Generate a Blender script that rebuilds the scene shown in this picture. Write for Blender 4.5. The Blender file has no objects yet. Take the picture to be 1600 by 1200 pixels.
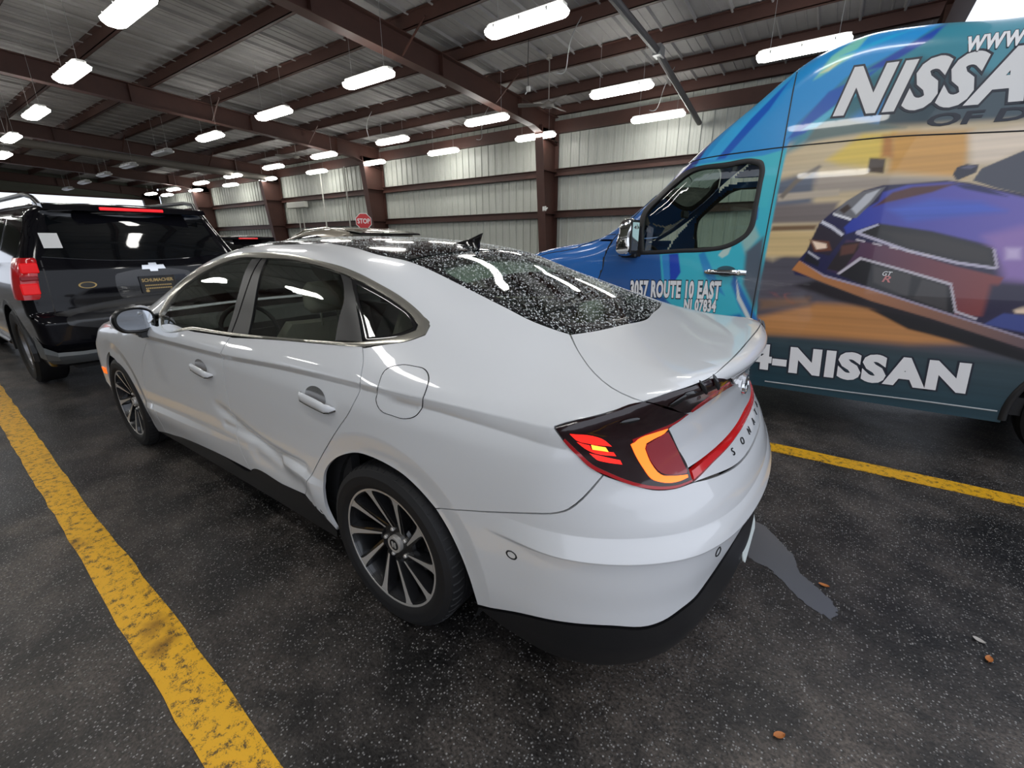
import bpy, math, random, json
import numpy as np
from mathutils import Vector, Matrix
from mathutils.geometry import delaunay_2d_cdt
SC=bpy.context.scene
COL=SC.collection
random.seed(7); RNG=np.random.default_rng(7)
# ---------------------------------------------------------------- camera
cd=bpy.data.cameras.new('camera'); cam=bpy.data.objects.new('camera',cd); COL.objects.link(cam)
cd.sensor_width=36; cd.lens=36*689.393/1600; cd.clip_start=.05; cd.clip_end=400
CR=[[-0.820761, -0.571241, -0.005834], [-0.171455, 0.256064, -0.951333], [0.544935, -0.779817, -0.308109]]; CC=[-1.1937, 1.7863, 1.446]
cam.matrix_world=Matrix(((CR[0][0],-CR[1][0],-CR[2][0],CC[0]),(CR[0][1],-CR[1][1],-CR[2][1],CC[1]),(CR[0][2],-CR[1][2],-CR[2][2],CC[2]),(0,0,0,1)))
SC.camera=cam
# ---------------------------------------------------------------- world: even overcast sky
W=bpy.data.worlds.new('overcast'); SC.world=W; W.use_nodes=True
bg=W.node_tree.nodes['Background']; bg.inputs[0].default_value=(.82,.88,1.0,1); bg.inputs[1].default_value=.95
SC.view_settings.view_transform='Standard'; SC.view_settings.look='None'; SC.view_settings.gamma=1
SC.view_settings.use_curve_mapping=False; SC.view_settings.exposure=0.56
LAMP=13.5

# ---------------------------------------------------------------- helpers
def MAT(name,col,rough=.5,metal=0,coat=0,emit=None,es=1,spec=.5,croughness=.03):
    m=bpy.data.materials.new(name); m.use_nodes=True; b=m.node_tree.nodes['Principled BSDF']
    b.inputs['Base Color'].default_value=(*col,1); b.inputs['Roughness'].default_value=rough; b.inputs['Metallic'].default_value=metal
    b.inputs['Coat Weight'].default_value=coat; b.inputs['Coat Roughness'].default_value=croughness
    b.inputs['Specular IOR Level'].default_value=spec
    if emit: b.inputs['Emission Color'].default_value=(*emit,1); b.inputs['Emission Strength'].default_value=es
    return m
def ND(m,t,**k):
    n=m.node_tree.nodes.new(t)
    for a,v in k.items(): setattr(n,a,v)
    return n
def LK(m,a,b): m.node_tree.links.new(a,b)
def BS(m): return m.node_tree.nodes['Principled BSDF']
def noise(m,scale,detail=4,rough=.5,vec=None):
    n=ND(m,'ShaderNodeTexNoise'); n.inputs['Scale'].default_value=scale; n.inputs['Detail'].default_value=detail; n.inputs['Roughness'].default_value=rough
    if vec is None:
        t=ND(m,'ShaderNodeTexCoord'); vec=t.outputs['Object']
    LK(m,vec,n.inputs['Vector']); return n
def ramp(m,src,stops):
    r=ND(m,'ShaderNodeValToRGB'); e=r.color_ramp.elements
    while len(e)<len(stops): e.new(.5)
    for i,(p,c) in enumerate(stops):
        e[i].position=p; e[i].color=(*c,1) if len(c)==3 else c
    LK(m,src,r.inputs[0]); return r
def mixc(m,fac,a,b,mode='MIX'):
    n=ND(m,'ShaderNodeMix',data_type='RGBA',blend_type=mode)
    for s,v in ((n.inputs['Factor'],fac),(n.inputs[6],a),(n.inputs[7],b)):
        if hasattr(v,'links') or hasattr(v,'is_linked'): LK(m,v,s)
        else: s.default_value=v if not isinstance(v,tuple) else (*v,1)
    return n.outputs[2]
def bump(m,h,strength=.3,dist=.01):
    b=ND(m,'ShaderNodeBump'); b.inputs['Strength'].default_value=strength; b.inputs['Distance'].default_value=dist
    LK(m,h,b.inputs['Height']); LK(m,b.outputs[0],BS(m).inputs['Normal'])
def glass(name,tint=(.75,.85,.8),extra=0.0,rough=.0):
    m=bpy.data.materials.new(name); m.use_nodes=True; nt=m.node_tree; nt.nodes.remove(BS(m))
    out=nt.nodes['Material Output']
    t=ND(m,'ShaderNodeBsdfTransparent'); t.inputs[0].default_value=(*tint,1)
    g=ND(m,'ShaderNodeBsdfGlossy'); g.inputs['Roughness'].default_value=rough; g.inputs[0].default_value=(1,1,1,1)
    f=ND(m,'ShaderNodeFresnel'); f.inputs[0].default_value=1.5
    a=ND(m,'ShaderNodeMath',operation='ADD'); a.inputs[1].default_value=extra; a.use_clamp=True; LK(m,f.outputs[0],a.inputs[0])
    x=ND(m,'ShaderNodeMixShader'); LK(m,a.outputs[0],x.inputs[0]); LK(m,t.outputs[0],x.inputs[1]); LK(m,g.outputs[0],x.inputs[2]); LK(m,x.outputs[0],out.inputs[0])
    return m
def mesh(name,V,Fc,mat,parent=None,smooth=False,normals=None,kind=None,loc=None,mats=None,midx=None):
    me=bpy.data.meshes.new(name); me.from_pydata([tuple(map(float,v)) for v in V],[],[tuple(map(int,f)) for f in Fc]); me.update()
    for mm in (mats or [mat]): me.materials.append(mm)
    if midx is not None: me.polygons.foreach_set('material_index',np.array(midx,dtype=np.int32))
    if smooth: me.polygons.foreach_set('use_smooth',np.ones(len(me.polygons),dtype=bool))
    if normals is not None: me.normals_split_custom_set_from_vertices([tuple(map(float,n)) for n in normals])
    o=bpy.data.objects.new(name,me); COL.objects.link(o)
    if parent is not None: o.parent=parent
    if kind: o['kind']=kind
    if loc is not None: o.location=loc
    return o
def thing(name,label,cat,loc=(0,0,0),rz=0,group=None):
    o=bpy.data.objects.new(name,None); COL.objects.link(o); o.location=loc; o.rotation_euler=(0,0,rz); o.empty_display_size=.2
    o['label']=label; o['category']=cat
    if group: o['group']=group
    return o
def tag(o,label,cat,group=None):
    o['label']=label; o['category']=cat
    if group: o['group']=group
    return o
def dup(o,parent=None):
    c=o.copy(); COL.objects.link(c)
    if parent is not None: c.parent=parent
    for ch in list(o.children): dup(ch,c)
    return c
class MB:
    """collects simple solids into one mesh"""
    def __init__(s): s.V=[]; s.F=[]
    def add(s,V,F):
        n=len(s.V); s.V+=[tuple(v) for v in V]; s.F+=[tuple(i+n for i in f) for f in F]; return s
    def box(s,a,b,bev=0):
        (x0,y0,z0),(x1,y1,z1)=a,b
        if bev<=0:
            return s.add([(x0,y0,z0),(x1,y0,z0),(x1,y1,z0),(x0,y1,z0),(x0,y0,z1),(x1,y0,z1),(x1,y1,z1),(x0,y1,z1)],[(3,2,1,0),(4,5,6,7),(0,1,5,4),(1,2,6,5),(2,3,7,6),(3,0,4,7)])
        V=[]; 
        xs,ys,zs=(x0,x1),(y0,y1),(z0,z1); b_=bev; idx={}
        for i in (0,1):
            for j in (0,1):
                for k in (0,1):
                    sx,sy,sz=(1,-1)[i],(1,-1)[j],(1,-1)[k]
                    idx[i,j,k]=[len(V),len(V)+1,len(V)+2]
                    V+=[(xs[i],ys[j]+sy*b_,zs[k]+sz*b_),(xs[i]+sx*b_,ys[j],zs[k]+sz*b_),(xs[i]+sx*b_,ys[j]+sy*b_,zs[k])]
        F=[]
        for i in (0,1): F.append([idx[i,0,0][0],idx[i,0,1][0],idx[i,1,1][0],idx[i,1,0][0]])
        for j in (0,1): F.append([idx[0,j,0][1],idx[0,j,1][1],idx[1,j,1][1],idx[1,j,0][1]])
        for k in (0,1): F.append([idx[0,0,k][2],idx[0,1,k][2],idx[1,1,k][2],idx[1,0,k][2]])
        for j in (0,1):
            for k in (0,1): F.append([idx[0,j,k][1],idx[1,j,k][1],idx[1,j,k][2],idx[0,j,k][2]])
        for i in (0,1):
            for k in (0,1): F.append([idx[i,0,k][0],idx[i,1,k][0],idx[i,1,k][2],idx[i,0,k][2]])
        for i in (0,1):
            for j in (0,1): F.append([idx[i,j,0][0],idx[i,j,1][0],idx[i,j,1][1],idx[i,j,0][1]])
        for i in (0,1):
            for j in (0,1):
                for k in (0,1): F.append(idx[i,j,k])
        c=np.array([(x0+x1)/2,(y0+y1)/2,(z0+z1)/2]); A=np.array(V); G=[]
        for f in F:
            p=A[list(f)]; n=np.cross(p[1]-p[0],p[2]-p[0])
            G.append(f if n@(p.mean(0)-c)>0 else f[::-1])
        return s.add(V,G)
    def tube(s,pts,r,n=8,cap=True):
        P=np.array(pts,float); T=np.gradient(P,axis=0); V=[];F=[]; R_=np.broadcast_to(np.array(r,float),(len(P),))
        up=np.array([0,0,1.]) if abs(T[0][2])<.9*np.linalg.norm(T[0]) else np.array([1.,0,0])
        for i,(p,t) in enumerate(zip(P,T)):
            t=t/np.linalg.norm(t); a=np.cross(up,t); a/=np.linalg.norm(a)+1e-9; b=np.cross(t,a); up=b
            for k in range(n):
                q=2*math.pi*k/n; V.append(p+R_[i]*(a*math.cos(q)+b*math.sin(q)))
        for i in range(len(P)-1):
            for k in range(n):
                k2=(k+1)%n; F.append((i*n+k,i*n+k2,(i+1)*n+k2,(i+1)*n+k))
        if cap: F.append(tuple(range(n))[::-1]); F.append(tuple((len(P)-1)*n+k for k in range(n)))
        return s.add(V,F)
    def lathe(s,prof,n=32,axis='y',c=(0,0,0),caps=False):
        """prof: list of (radius, offset along axis)"""
        V=[];F=[];m=len(prof)
        for k in range(n):
            q=2*math.pi*k/n; a,b=math.cos(q),math.sin(q)
            for (r,h) in prof:
                if axis=='y': V.append((c[0]+r*a,c[1]+h,c[2]+r*b))
                elif axis=='x': V.append((c[0]+h,c[1]+r*a,c[2]+r*b))
                else: V.append((c[0]+r*a,c[1]+r*b,c[2]+h))
        for k in range(n):
            k2=(k+1)%n
            for j in range(m-1):
                f=(k*m+j,k2*m+j,k2*m+j+1,k*m+j+1)
                F.append(f if axis!='y' else f[::-1])
        return s.add(V,F)
    def prism(s,poly,h0,h1,axis='y'):
        """extrude a flat polygon: axis y -> poly in (x,z); x -> (y,z); z -> (x,y)"""
        n=len(poly); f=(lambda p,h:(p[0],h,p[1])) if axis=='y' else ((lambda p,h:(h,p[0],p[1])) if axis=='x' else (lambda p,h:(p[0],p[1],h)))
        V=[f(p,h0) for p in poly]+[f(p,h1) for p in poly]
        a=sum(poly[i][0]*poly[(i+1)%n][1]-poly[(i+1)%n][0]*poly[i][1] for i in range(n))
        F=[tuple(range(n)),tuple(range(n,2*n))[::-1]]+[(i,i+n,(i+1)%n+n,(i+1)%n) for i in range(n)]
        flip=(a>0)^(h1<h0)^(axis=='y')
        if flip: F=[g[::-1] for g in F]
        return s.add(V,F)
    def build(s,name,mat,parent=None,smooth=False,kind=None,loc=None):
        o=mesh(name,s.V,s.F,mat,parent,kind=kind,loc=loc)
        if smooth: shade(o)
        return o
def shade(o,ang=35):
    me=o.data; me.polygons.foreach_set('use_smooth',np.ones(len(me.polygons),dtype=bool))
    me.set_sharp_from_angle(angle=math.radians(ang))
# ---- panels cut from an implicit body surface
def pchip(xs,ys):
    xs=np.array(xs,float); ys=np.array(ys,float); h=np.diff(xs); d=np.diff(ys)/h
    m=np.zeros(len(xs))
    for i in range(1,len(xs)-1):
        if d[i-1]*d[i]>0:
            w1=2*h[i]+h[i-1]; w2=h[i]+2*h[i-1]; m[i]=(w1+w2)/(w1/d[i-1]+w2/d[i])
    m[0]=d[0]; m[-1]=d[-1]
    def f(x):
        x=np.clip(x,xs[0],xs[-1]); i=np.clip(np.searchsorted(xs,x)-1,0,len(xs)-2)
        t=(x-xs[i])/h[i]; t2=t*t; t3=t2*t
        return (2*t3-3*t2+1)*ys[i]+(t3-2*t2+t)*h[i]*m[i]+(-2*t3+3*t2)*ys[i+1]+(t3-t2)*h[i]*m[i+1]
    return f
def tab(s):
    a=[float(v) for v in s.replace(',',' ').split()]
    p=sorted(zip(a[0::2],a[1::2])); return pchip([q[0] for q in p],[q[1] for q in p])
def smax(a,b,k):
    h=np.maximum(k-np.abs(a-b),0)/k
    return np.maximum(a,b)+h*h*k*.25
def sstep(a,b,x):
    t=np.clip((x-a)/(b-a),0,1); return t*t*(3-2*t)
# ---------- saloon body: x forward from the rear axle, y left, z up
SW=tab('-1.2 .83 -1.0 .862 -.8 .888 -.4 .918 0 .93 .5 .928 1.2 .924 2 .926 2.84 .932 3.2 .925 3.5 .88 3.9 .76')
SS=tab('.1 .10 .2 .055 .3 .03 .42 .016 .55 .012 .68 .012 .8 .008 .88 .006 .95 .02 1.0 .043 1.06 .075')
SZB=tab('-1 1.0 .1 1.02 2.5 .985 3 .97')
STU=tab('-1 .75 -.5 .6 -.3 .6 0 .60 .5 .6 1.5 .6 2.6 .62')      # tumblehome slope
SZC=tab('-1.2 1.085 -1.06 1.095 -.95 1.098 -.8 1.105 -.6 1.138 -.4 1.20 -.1 1.303 .24 1.413 .55 1.455 .9 1.474 1.2 1.477 1.5 1.462 1.8 1.41 2.2 1.235 2.55 1.06 2.72 1.0 3.1 .955 3.5 .86 3.75 .75 3.9 .62')
SCR=tab('-1.1 .02 -.8 .02 -.5 .03 .2 .15 .9 .14 1.7 .12 2.4 .14 2.7 .06 3.5 .10')
SXR=tab('.1 -1.0 .2 -1.085 .3 -1.115 .42 -1.115 .52 -1.12 .6 -1.12 .68 -1.10 .76 -1.06 .82 -1.028 .9 -1.009 .95 -1.007 .99 -1.016 1.03 -1.034 1.07 -1.054 1.2 -1.054')
SXF=tab('.1 3.6 .25 3.78 .45 3.82 .6 3.80 .7 3.74 .8 3.6')
BT=tab('-1 .98 -.67 .98 -.27 .987 .06 .985 .53 .975 1.1 .95 1.9 .937 2.6 .92 3.6 .85')
BH=tab('-.85 .07 -.6 .048 -.24 .036 .06 .024 1.1 .026 1.9 .03 2.3 .02 2.6 .004')
LT=tab('2.5 .43 2.2 .46 1.8 .471 1.27 .484 .6 .533 .3 .48')
LE=tab('2.55 .0 2.42 .008 2.25 .022 1.8 .016 1.35 .003 1.1 .002 .7 .006 .56 .016 .47 .016 .40 .005 .36 .0')
def seg(x,z,ax,az,bx,bz):
    dx,dz=bx-ax,bz-az; L=dx*dx+dz*dz
    t=np.clip(((x-ax)*dx+(z-az)*dz)/L,0,1)
    return np.hypot(x-ax-t*dx,z-az-t*dz),t
def sedan(P):
    x,z=P[...,0],P[...,2]; ys=P[...,1]; y=np.abs(ys)
    w=SW(x); zb=SZB(x)
    Y=w-SS(np.minimum(z,zb))-STU(x)*np.maximum(z-zb,0)-.18*np.maximum(z-zb,0)**2
    # shoulder crease with the undercut facet below it
    h=BH(x); u=z-BT(x); d=np.minimum(.85*h,.032)
    Y=Y+d*np.where(u>0,1-sstep(0,.2,u),1-np.clip(-u/h,0,1))-.4*d*(1-sstep(0,.25,np.abs(u+h)))
    # lower door crease, facet facing up
    v=z-LT(x); e=LE(x)
    Y=Y+e*np.where(v>0,0,np.clip(-v/.034,0,1)*(1-sstep(.034,.2,-v)))
    # wheel arch flares
    for cx in (0.0,2.84):
        r=np.hypot(x-cx,z-.335)
        Y=Y-.011*np.clip((.472-r)/.075,0,1)*sstep(.2,.45,z)
    # crash dents in the left rear door
    L=ys>0
    q,t=seg(x,z,1.34,.66,.72,.50); Y=Y-np.where(L,.016*np.exp(-(q/.03)**2)*sstep(0,.25,t),0)
    q,t=seg(x,z,1.22,.56,.5,.53); Y=Y-np.where(L,.010*np.exp(-(q/.02)**2),0)
    q,t=seg(x,z,.92,.47,.55,.43); Y=Y-np.where(L,.012*np.exp(-(q/.06)**2),0)
    fs=y-Y
    fs=fs/np.sqrt(1+np.where(z>zb,STU(x)**2,0)*sstep(0,.05,z-zb))
    fr=SXR(z)+.24*y**2+.25*np.maximum(y-.45,0)**2-x
    ft=(z-SZC(x)+SCR(x)*y**2)*.9
    ff=x-SXF(z)+.32*y**2
    f=smax(fs,ft,tab_k(x))
    f=smax(f,fr,.04+.12*sstep(1.08,.96,z)+.10*sstep(1.0,.6,z))
    f=smax(f,ff,.25)
    # rear bumper step
    zl=.57+.052*sstep(.3,.88,y); u=z-zl; m=1-sstep(-.75,-.45,x)
    f=f-m*.022*np.where(u>0,1-np.clip(u/.062,0,1),1-.8*sstep(0,.014,-u)-.2*sstep(0,.2,-u))
    f=np.maximum(f,.17-z)
    return f
tab_k=tab('-1.1 .10 -.8 .22 -.4 .30 0 .26 .4 .14 1.6 .12 2.4 .16 2.8 .12')
def cast(fn,O,D,t0,t1,n=90):
    """first crossing from outside (f>0) to inside along rays"""
    ts=np.linspace(t0,t1,n); O=np.broadcast_to(O,D.shape)
    lo=np.full(len(D),np.nan); hi=lo.copy(); best=np.full(len(D),1e9); bt=np.zeros(len(D))
    prev=None
    for t in ts:
        v=fn(O+D*t)
        m=v<best; bt[m]=t; best[m]=v[m]
        if prev is not None:
            new=np.isnan(lo)&(prev>0)&(v<=0); lo[new]=tp; hi[new]=t
        prev=v; tp=t
    ok=~np.isnan(lo)
    lo=np.where(ok,lo,bt); hi=np.where(ok,hi,bt)
    for _ in range(28):
        m=.5*(lo+hi); v=fn(O+D*m[:,None]); g=v>0; lo=np.where(g,m,lo); hi=np.where(g,hi,m)
    return O+D*hi[:,None],ok,best
# ---------- high-roof cargo van, nose towards +x, centre line y=-3.2
VW=tab('0 .96 .3 .985 .6 .998 1.0 1.0 1.3 .992 1.5 .978 1.9 .945 2.2 .915 2.5 .875 2.7 .85')
VX=tab('-4.4 -.02 -3 0 0 0 .6 .015 1.1 .05 1.6 .14 2.0 .30')
VZ=tab('-4.4 2.68 -1.9 2.705 -1.45 2.765 -1.2 2.782 -1.05 2.765 -.89 2.718 -.71 2.61 -.53 2.465 -.33 2.31 -.157 2.165 -.018 2.035 .08 1.93 .29 1.755 .52 1.585 .68 1.50 .85 1.46 1.1 1.425 1.35 1.375 1.6 1.29 1.85 1.10 2.0 .9')
def van(P):
    x,y,z=P[...,0],np.abs(P[...,1]+3.2),P[...,2]
    fs=y-VW(z)+VX(x)
    d=(VZ(x+.02)-VZ(x-.02))/.04
    ft=(z-VZ(x)+.06*y**2)/np.sqrt(1+d*d)
    ff=x-1.97+.12*y**2+.25*np.maximum(.55-z,0)**2
    f=smax(fs,ft,.16)
    f=smax(f,ff,.2)
    f=np.maximum(np.maximum(f,.29-z),-4.25-x)
    return f
# ---------- big black estate wagon ahead (local frame: rear face near x=0, z up)
UW=tab('.2 .95 .5 1.0 .8 1.02 1.0 1.02 1.2 .99 1.3 .95 1.5 .86 1.75 .765 1.9 .70')
UR=tab('.2 .12 .4 .03 .55 -.06 .72 -.06 .78 -.02 .82 .05 1.0 .06 1.2 .09 1.3 .13 1.5 .22 1.72 .33 1.80 .30 1.95 .34')
UZ=tab('-.2 1.815 .3 1.83 1.0 1.865 2.5 1.875 3.4 1.83 3.9 1.62 4.3 1.25 5.5 1.12 5.7 .7')
def wagon(P,W=None,Rr=None,Z=None,L=5.5):
    W,Rr,Z=W or UW,Rr or UR,Z or UZ
    x,y,z=P[...,0],np.abs(P[...,1]),P[...,2]
    fs=(y-W(z)+.05*np.clip(.5-x,0,1)**2+.25*np.maximum(x-L+.9,0)**2)*.95
    fr=(Rr(z)+.10*y**2-x)*.95
    ft=z-Z(x)+.05*y**2
    f=smax(fs,fr,.12); f=smax(f,ft,.12)
    f=smax(f,x-L+.1*y**2,.2)
    return np.maximum(f,.28-z)
CW=tab('.2 .88 .5 .92 .8 .935 .98 .93 1.1 .89 1.3 .80 1.5 .70 1.66 .62')
CRr=tab('.2 .1 .4 .0 .6 -.03 .8 .0 .95 .04 1.1 .08 1.3 .22 1.5 .34 1.56 .20 1.7 .22')
CZ=tab('-.2 1.55 .1 1.57 .4 1.62 .9 1.665 1.4 1.635 1.9 1.535 2.3 1.41 2.8 1.17 3.2 1.06 4.0 .96 4.3 .7')
def crossover(P): return wagon(P,CW,CRr,CZ,4.35)

def grad(fn,P,h=2e-3):
    g=np.stack([fn(P+np.eye(3)[i]*h)-fn(P-np.eye(3)[i]*h) for i in range(3)],-1)
    return g/(np.linalg.norm(g,axis=-1,keepdims=True)+1e-12)
def inpoly(p,poly):
    x,y=p[:,0],p[:,1]; c=np.zeros(len(p),bool); n=len(poly)
    for i in range(n):
        x0,y0=poly[i]; x1,y1=poly[(i+1)%n]
        if y0==y1: continue
        c^=((y0>y)!=(y1>y))&(x<(x1-x0)*(y-y0)/(y1-y0)+x0)
    return c
def pdist(p,poly):
    d=np.full(len(p),9.); n=len(poly)
    for i in range(n):
        a=poly[i]; b=poly[(i+1)%n]; e=b-a; t=np.clip(((p-a)@e)/(e@e+1e-12),0,1)
        d=np.minimum(d,np.hypot(*(p-a-t[:,None]*e).T))
    return d
def smoothpoly(P,step,ang=32,closed=True):
    P=np.array(P,float); n=len(P); T=np.zeros((n,2,2))
    for i in range(n):
        a,b,c=P[i-1],P[i],P[(i+1)%n]; u=b-a; v=c-b; lu=np.linalg.norm(u)+1e-9; lv=np.linalg.norm(v)+1e-9
        co=np.degrees(np.arccos(np.clip((u@v)/lu/lv,-1,1)))
        if co>ang: T[i,0]=u/lu; T[i,1]=v/lv
        else: t=(u/lu*lv+v/lv*lu); t/=np.linalg.norm(t)+1e-9; T[i]=t
    out=[]
    for i in range(n if closed else n-1):
        j=(i+1)%n; L=np.linalg.norm(P[j]-P[i]); k=max(1,int(math.ceil(L/step)))
        for q in range(k):
            t=q/k; h1=2*t**3-3*t*t+1; h2=t**3-2*t*t+t; h3=-2*t**3+3*t*t; h4=t**3-t*t
            out.append(h1*P[i]+h2*L*T[i,1]+h3*P[j]+h4*L*T[j,0])
    if not closed: out.append(P[-1])
    return np.array(out)
QC=np.array([.3,0,.65])
def toparam(mode,P,qc=None):
    P=np.array(P,float); q=QC if qc is None else qc
    if mode=='S': return P[:,[0,2]]
    if mode=='T': return P[:,[0,1]]
    if mode=='R': return P[:,[1,2]]
    d=P-q; r=np.linalg.norm(d,axis=1)
    if mode=='Q': return np.stack([np.arctan2(d[:,1],-d[:,0]),np.arcsin(d[:,2]/r)],1)
    if mode=='F': return np.stack([np.arctan2(d[:,1],d[:,0]),np.arcsin(d[:,2]/r)],1)
def fromparam(mode,U,fn,qc=None,far=4.6,side=1):
    q=QC if qc is None else qc; n=len(U); o=np.zeros(n); e=np.ones(n)
    if mode=='S': O=np.stack([U[:,0],o+side*1.3,U[:,1]],1); D=np.stack([o,-side*e,o],1); t1=1.2
    elif mode=='T': O=np.stack([U[:,0],U[:,1],o+3.2],1); D=np.stack([o,o,-e],1); t1=2.6
    elif mode=='R': O=np.stack([o-far,U[:,0],U[:,1]],1); D=np.stack([e,o,o],1); t1=far-.6
    else:
        sx=-1 if mode=='Q' else 1; c=np.cos(U[:,1])
        d=np.stack([sx*np.cos(U[:,0])*c,np.sin(U[:,0])*c,np.sin(U[:,1])],1); O=q+far*d; D=-d; t1=far-.1
    lo=np.zeros(n); hi=np.full(n,float(t1))
    for _ in range(30):
        m=.5*(lo+hi); g=fn(O+D*m[:,None])>0; lo=np.where(g,m,lo); hi=np.where(g,hi,m)
    return O+D*hi[:,None],D
def panel(name,mode,P,fn,mat,parent,gap=.002,step=.028,lip=.014,off=0,half=False,ang=32,qc=None,extra=None,far=4.6,param=False,smooth=True,maxpts=9000,side=1,flat=False):
    U=np.array(P,float) if param else toparam(mode,P,qc)
    if half:
        U=U.copy(); ax=0 if mode in 'QFR' else 1; z=[i for i in range(len(U)) if abs(U[i,ax])<1e-6]
        for i in z:
            if (i+1)%len(U) in z: U=np.roll(U,-((i+1)%len(U)),0); break
        U[0,ax]=0; U[-1,ax]=0
        M=U[::-1].copy(); M[:,ax]*=-1; U=np.concatenate([U,M[1:-1]])
    B=smoothpoly(U,step,ang) if smooth else smoothpoly(U,step,-1)
    keep=[0]
    for i in range(1,len(B)):
        if np.linalg.norm(B[i]-B[keep[-1]])>step*.12: keep.append(i)
    B=B[keep]
    if gap:
        A=.5*np.sum(B[:,0]*np.roll(B[:,1],-1)-np.roll(B[:,0],-1)*B[:,1]); t=np.roll(B,-1,0)-np.roll(B,1,0); t/=np.linalg.norm(t,axis=1)[:,None]+1e-9
        nn=np.stack([-t[:,1],t[:,0]],1)*(1 if A>0 else -1); B=B+nn*gap
    lo,hi=B.min(0),B.max(0)
    gx=np.arange(lo[0],hi[0],step); gy=np.arange(lo[1],hi[1],step*.87)
    G=np.array([(x+(step*.5 if j%2 else 0),y) for j,y in enumerate(gy) for x in gx]).reshape(-1,2)
    if extra is not None:
        E=np.array(extra,float); E=E[(E[:,0]>lo[0])&(E[:,0]<hi[0])&(E[:,1]>lo[1])&(E[:,1]<hi[1])]
        if len(E):
            # thin out grid points that crowd the crease points
            H=set(); c=step*.5
            for a,b in (E/c).round().astype(int): H.add((a,b))
            G=np.array([g for g in G if (int(round(g[0]/c)),int(round(g[1]/c))) not in H]).reshape(-1,2); G=np.concatenate([G,E])
    if len(G): G=G[inpoly(G,B)]
    if len(G): G=G[pdist(G,B)>min(step*.4,.005)]
    allp=np.concatenate([B,G]) if len(G) else B; nb=len(B)
    v,ed,fa,ov,oe,of=delaunay_2d_cdt([Vector(map(float,p)) for p in allp],[],[list(range(nb))],1,1e-6)
    v=np.array([tuple(p) for p in v]); fa=np.array([tuple(f) for f in fa if len(f)==3])
    X,D=fromparam(mode,v,fn,qc,far,side); N=grad(fn,X)
    if off: X=X+N*off
    p=X[fa]; fn_=np.cross(p[:,1]-p[:,0],p[:,2]-p[:,0]); s=np.einsum('ij,ij->i',fn_,N[fa].mean(1))
    fa[s<0]=fa[s<0][:,::-1]
    V=X; NN=N; F=[tuple(f) for f in fa]
    if lip:
        cnt={}
        for a,b,c in fa:
            for e in ((a,b),(b,c),(c,a)): cnt[e]=1
        bd=[(a,b) for (a,b) in cnt if (b,a) not in cnt]
        vs=sorted({i for e in bd for i in e}); m={i:k for k,i in enumerate(vs)}; n0=len(X); nv=len(vs)
        V=np.concatenate([X,X[vs],X[vs]-N[vs]*lip])
        # outward-facing side normals
        sn=np.zeros((nv,3))
        for a,b in bd:
            q=np.cross(X[b]-X[a],N[a]); q/=np.linalg.norm(q)+1e-9; sn[m[a]]+=q; sn[m[b]]+=q
        sn/=np.linalg.norm(sn,axis=1)[:,None]+1e-9; NN=np.concatenate([N,sn,sn])
        F+=[(n0+m[b],n0+m[a],n0+nv+m[a],n0+nv+m[b]) for a,b in bd]
    return mesh(name,V,F,mat,parent,smooth=True,normals=NN)
def ring(name,mode,Po,Pi,fn,mat,parent,n=160,off=.003,lip=.01,qc=None,param=False,far=4.6):
    """closed band between two outlines on the body"""
    def rs(P):
        U=np.array(P,float) if param else toparam(mode,P,qc)
        B=smoothpoly(U,.01,45); d=np.r_[0,np.cumsum(np.linalg.norm(np.roll(B,-1,0)-B,axis=1))]
        B=np.concatenate([B,B[:1]]); s=np.linspace(0,d[-1],n,endpoint=False)
        return np.stack([np.interp(s,d,B[:,0]),np.interp(s,d,B[:,1])],1)
    a,b=rs(Po),rs(Pi)
    # match the inner loop to the outer one point by point
    X,_=fromparam(mode,np.concatenate([a,(a+b)/2,b]),fn,qc,far); N=grad(fn,X); X=X+N*off
    X[n:2*n]+=N[n:2*n]*.002
    F=[]
    for k in range(n):
        j=(k+1)%n
        for r in (0,1): F.append((r*n+k,r*n+j,(r+1)*n+j,(r+1)*n+k))
    V=np.concatenate([X,X[:n]-N[:n]*lip,X[2*n:]-N[2*n:]*lip])
    for k in range(n):
        j=(k+1)%n; F.append((3*n+k,3*n+j,j,k)); F.append((2*n+k,2*n+j,4*n+j,4*n+k))
    p=V[np.array(F[:2*n])]; q=np.cross(p[:,1]-p[:,0],p[:,2]-p[:,0]); s=np.sum(q*np.concatenate([N[:n],N[:n]],0).reshape(2,n,3).transpose(1,0,2).reshape(-1,3))
    if s<0: F=[f[::-1] for f in F]
    o=mesh(name,V,F,mat,parent); shade(o,40); return o
def mirror(o,parent=None,name=None):
    me=o.data.copy(); n=len(me.vertices); co=np.zeros(n*3); me.vertices.foreach_get('co',co); V=co.reshape(-1,3); V[:,1]*=-1
    F=[tuple(p.vertices)[::-1] for p in me.polygons]; mi=[p.material_index for p in me.polygons]
    nm=None
    if me.has_custom_normals:
        nr=np.zeros(len(me.loops)*3); me.corner_normals.foreach_get('vector',nr); nr=nr.reshape(-1,3); nm=np.zeros((n,3)); nr[:,1]*=-1
        li=np.zeros(len(me.loops),dtype=np.int32); me.loops.foreach_get('vertex_index',li); nm[li]=nr
    r=mesh(name or o.name.split('.')[0],V,F,None,parent or o.parent,smooth=bool(me.polygons[0].use_smooth),normals=nm,mats=list(me.materials),midx=mi)
    if nm is None and me.polygons[0].use_smooth: shade(r)
    for c in o.children: mirror(c,r)
    return r
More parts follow.
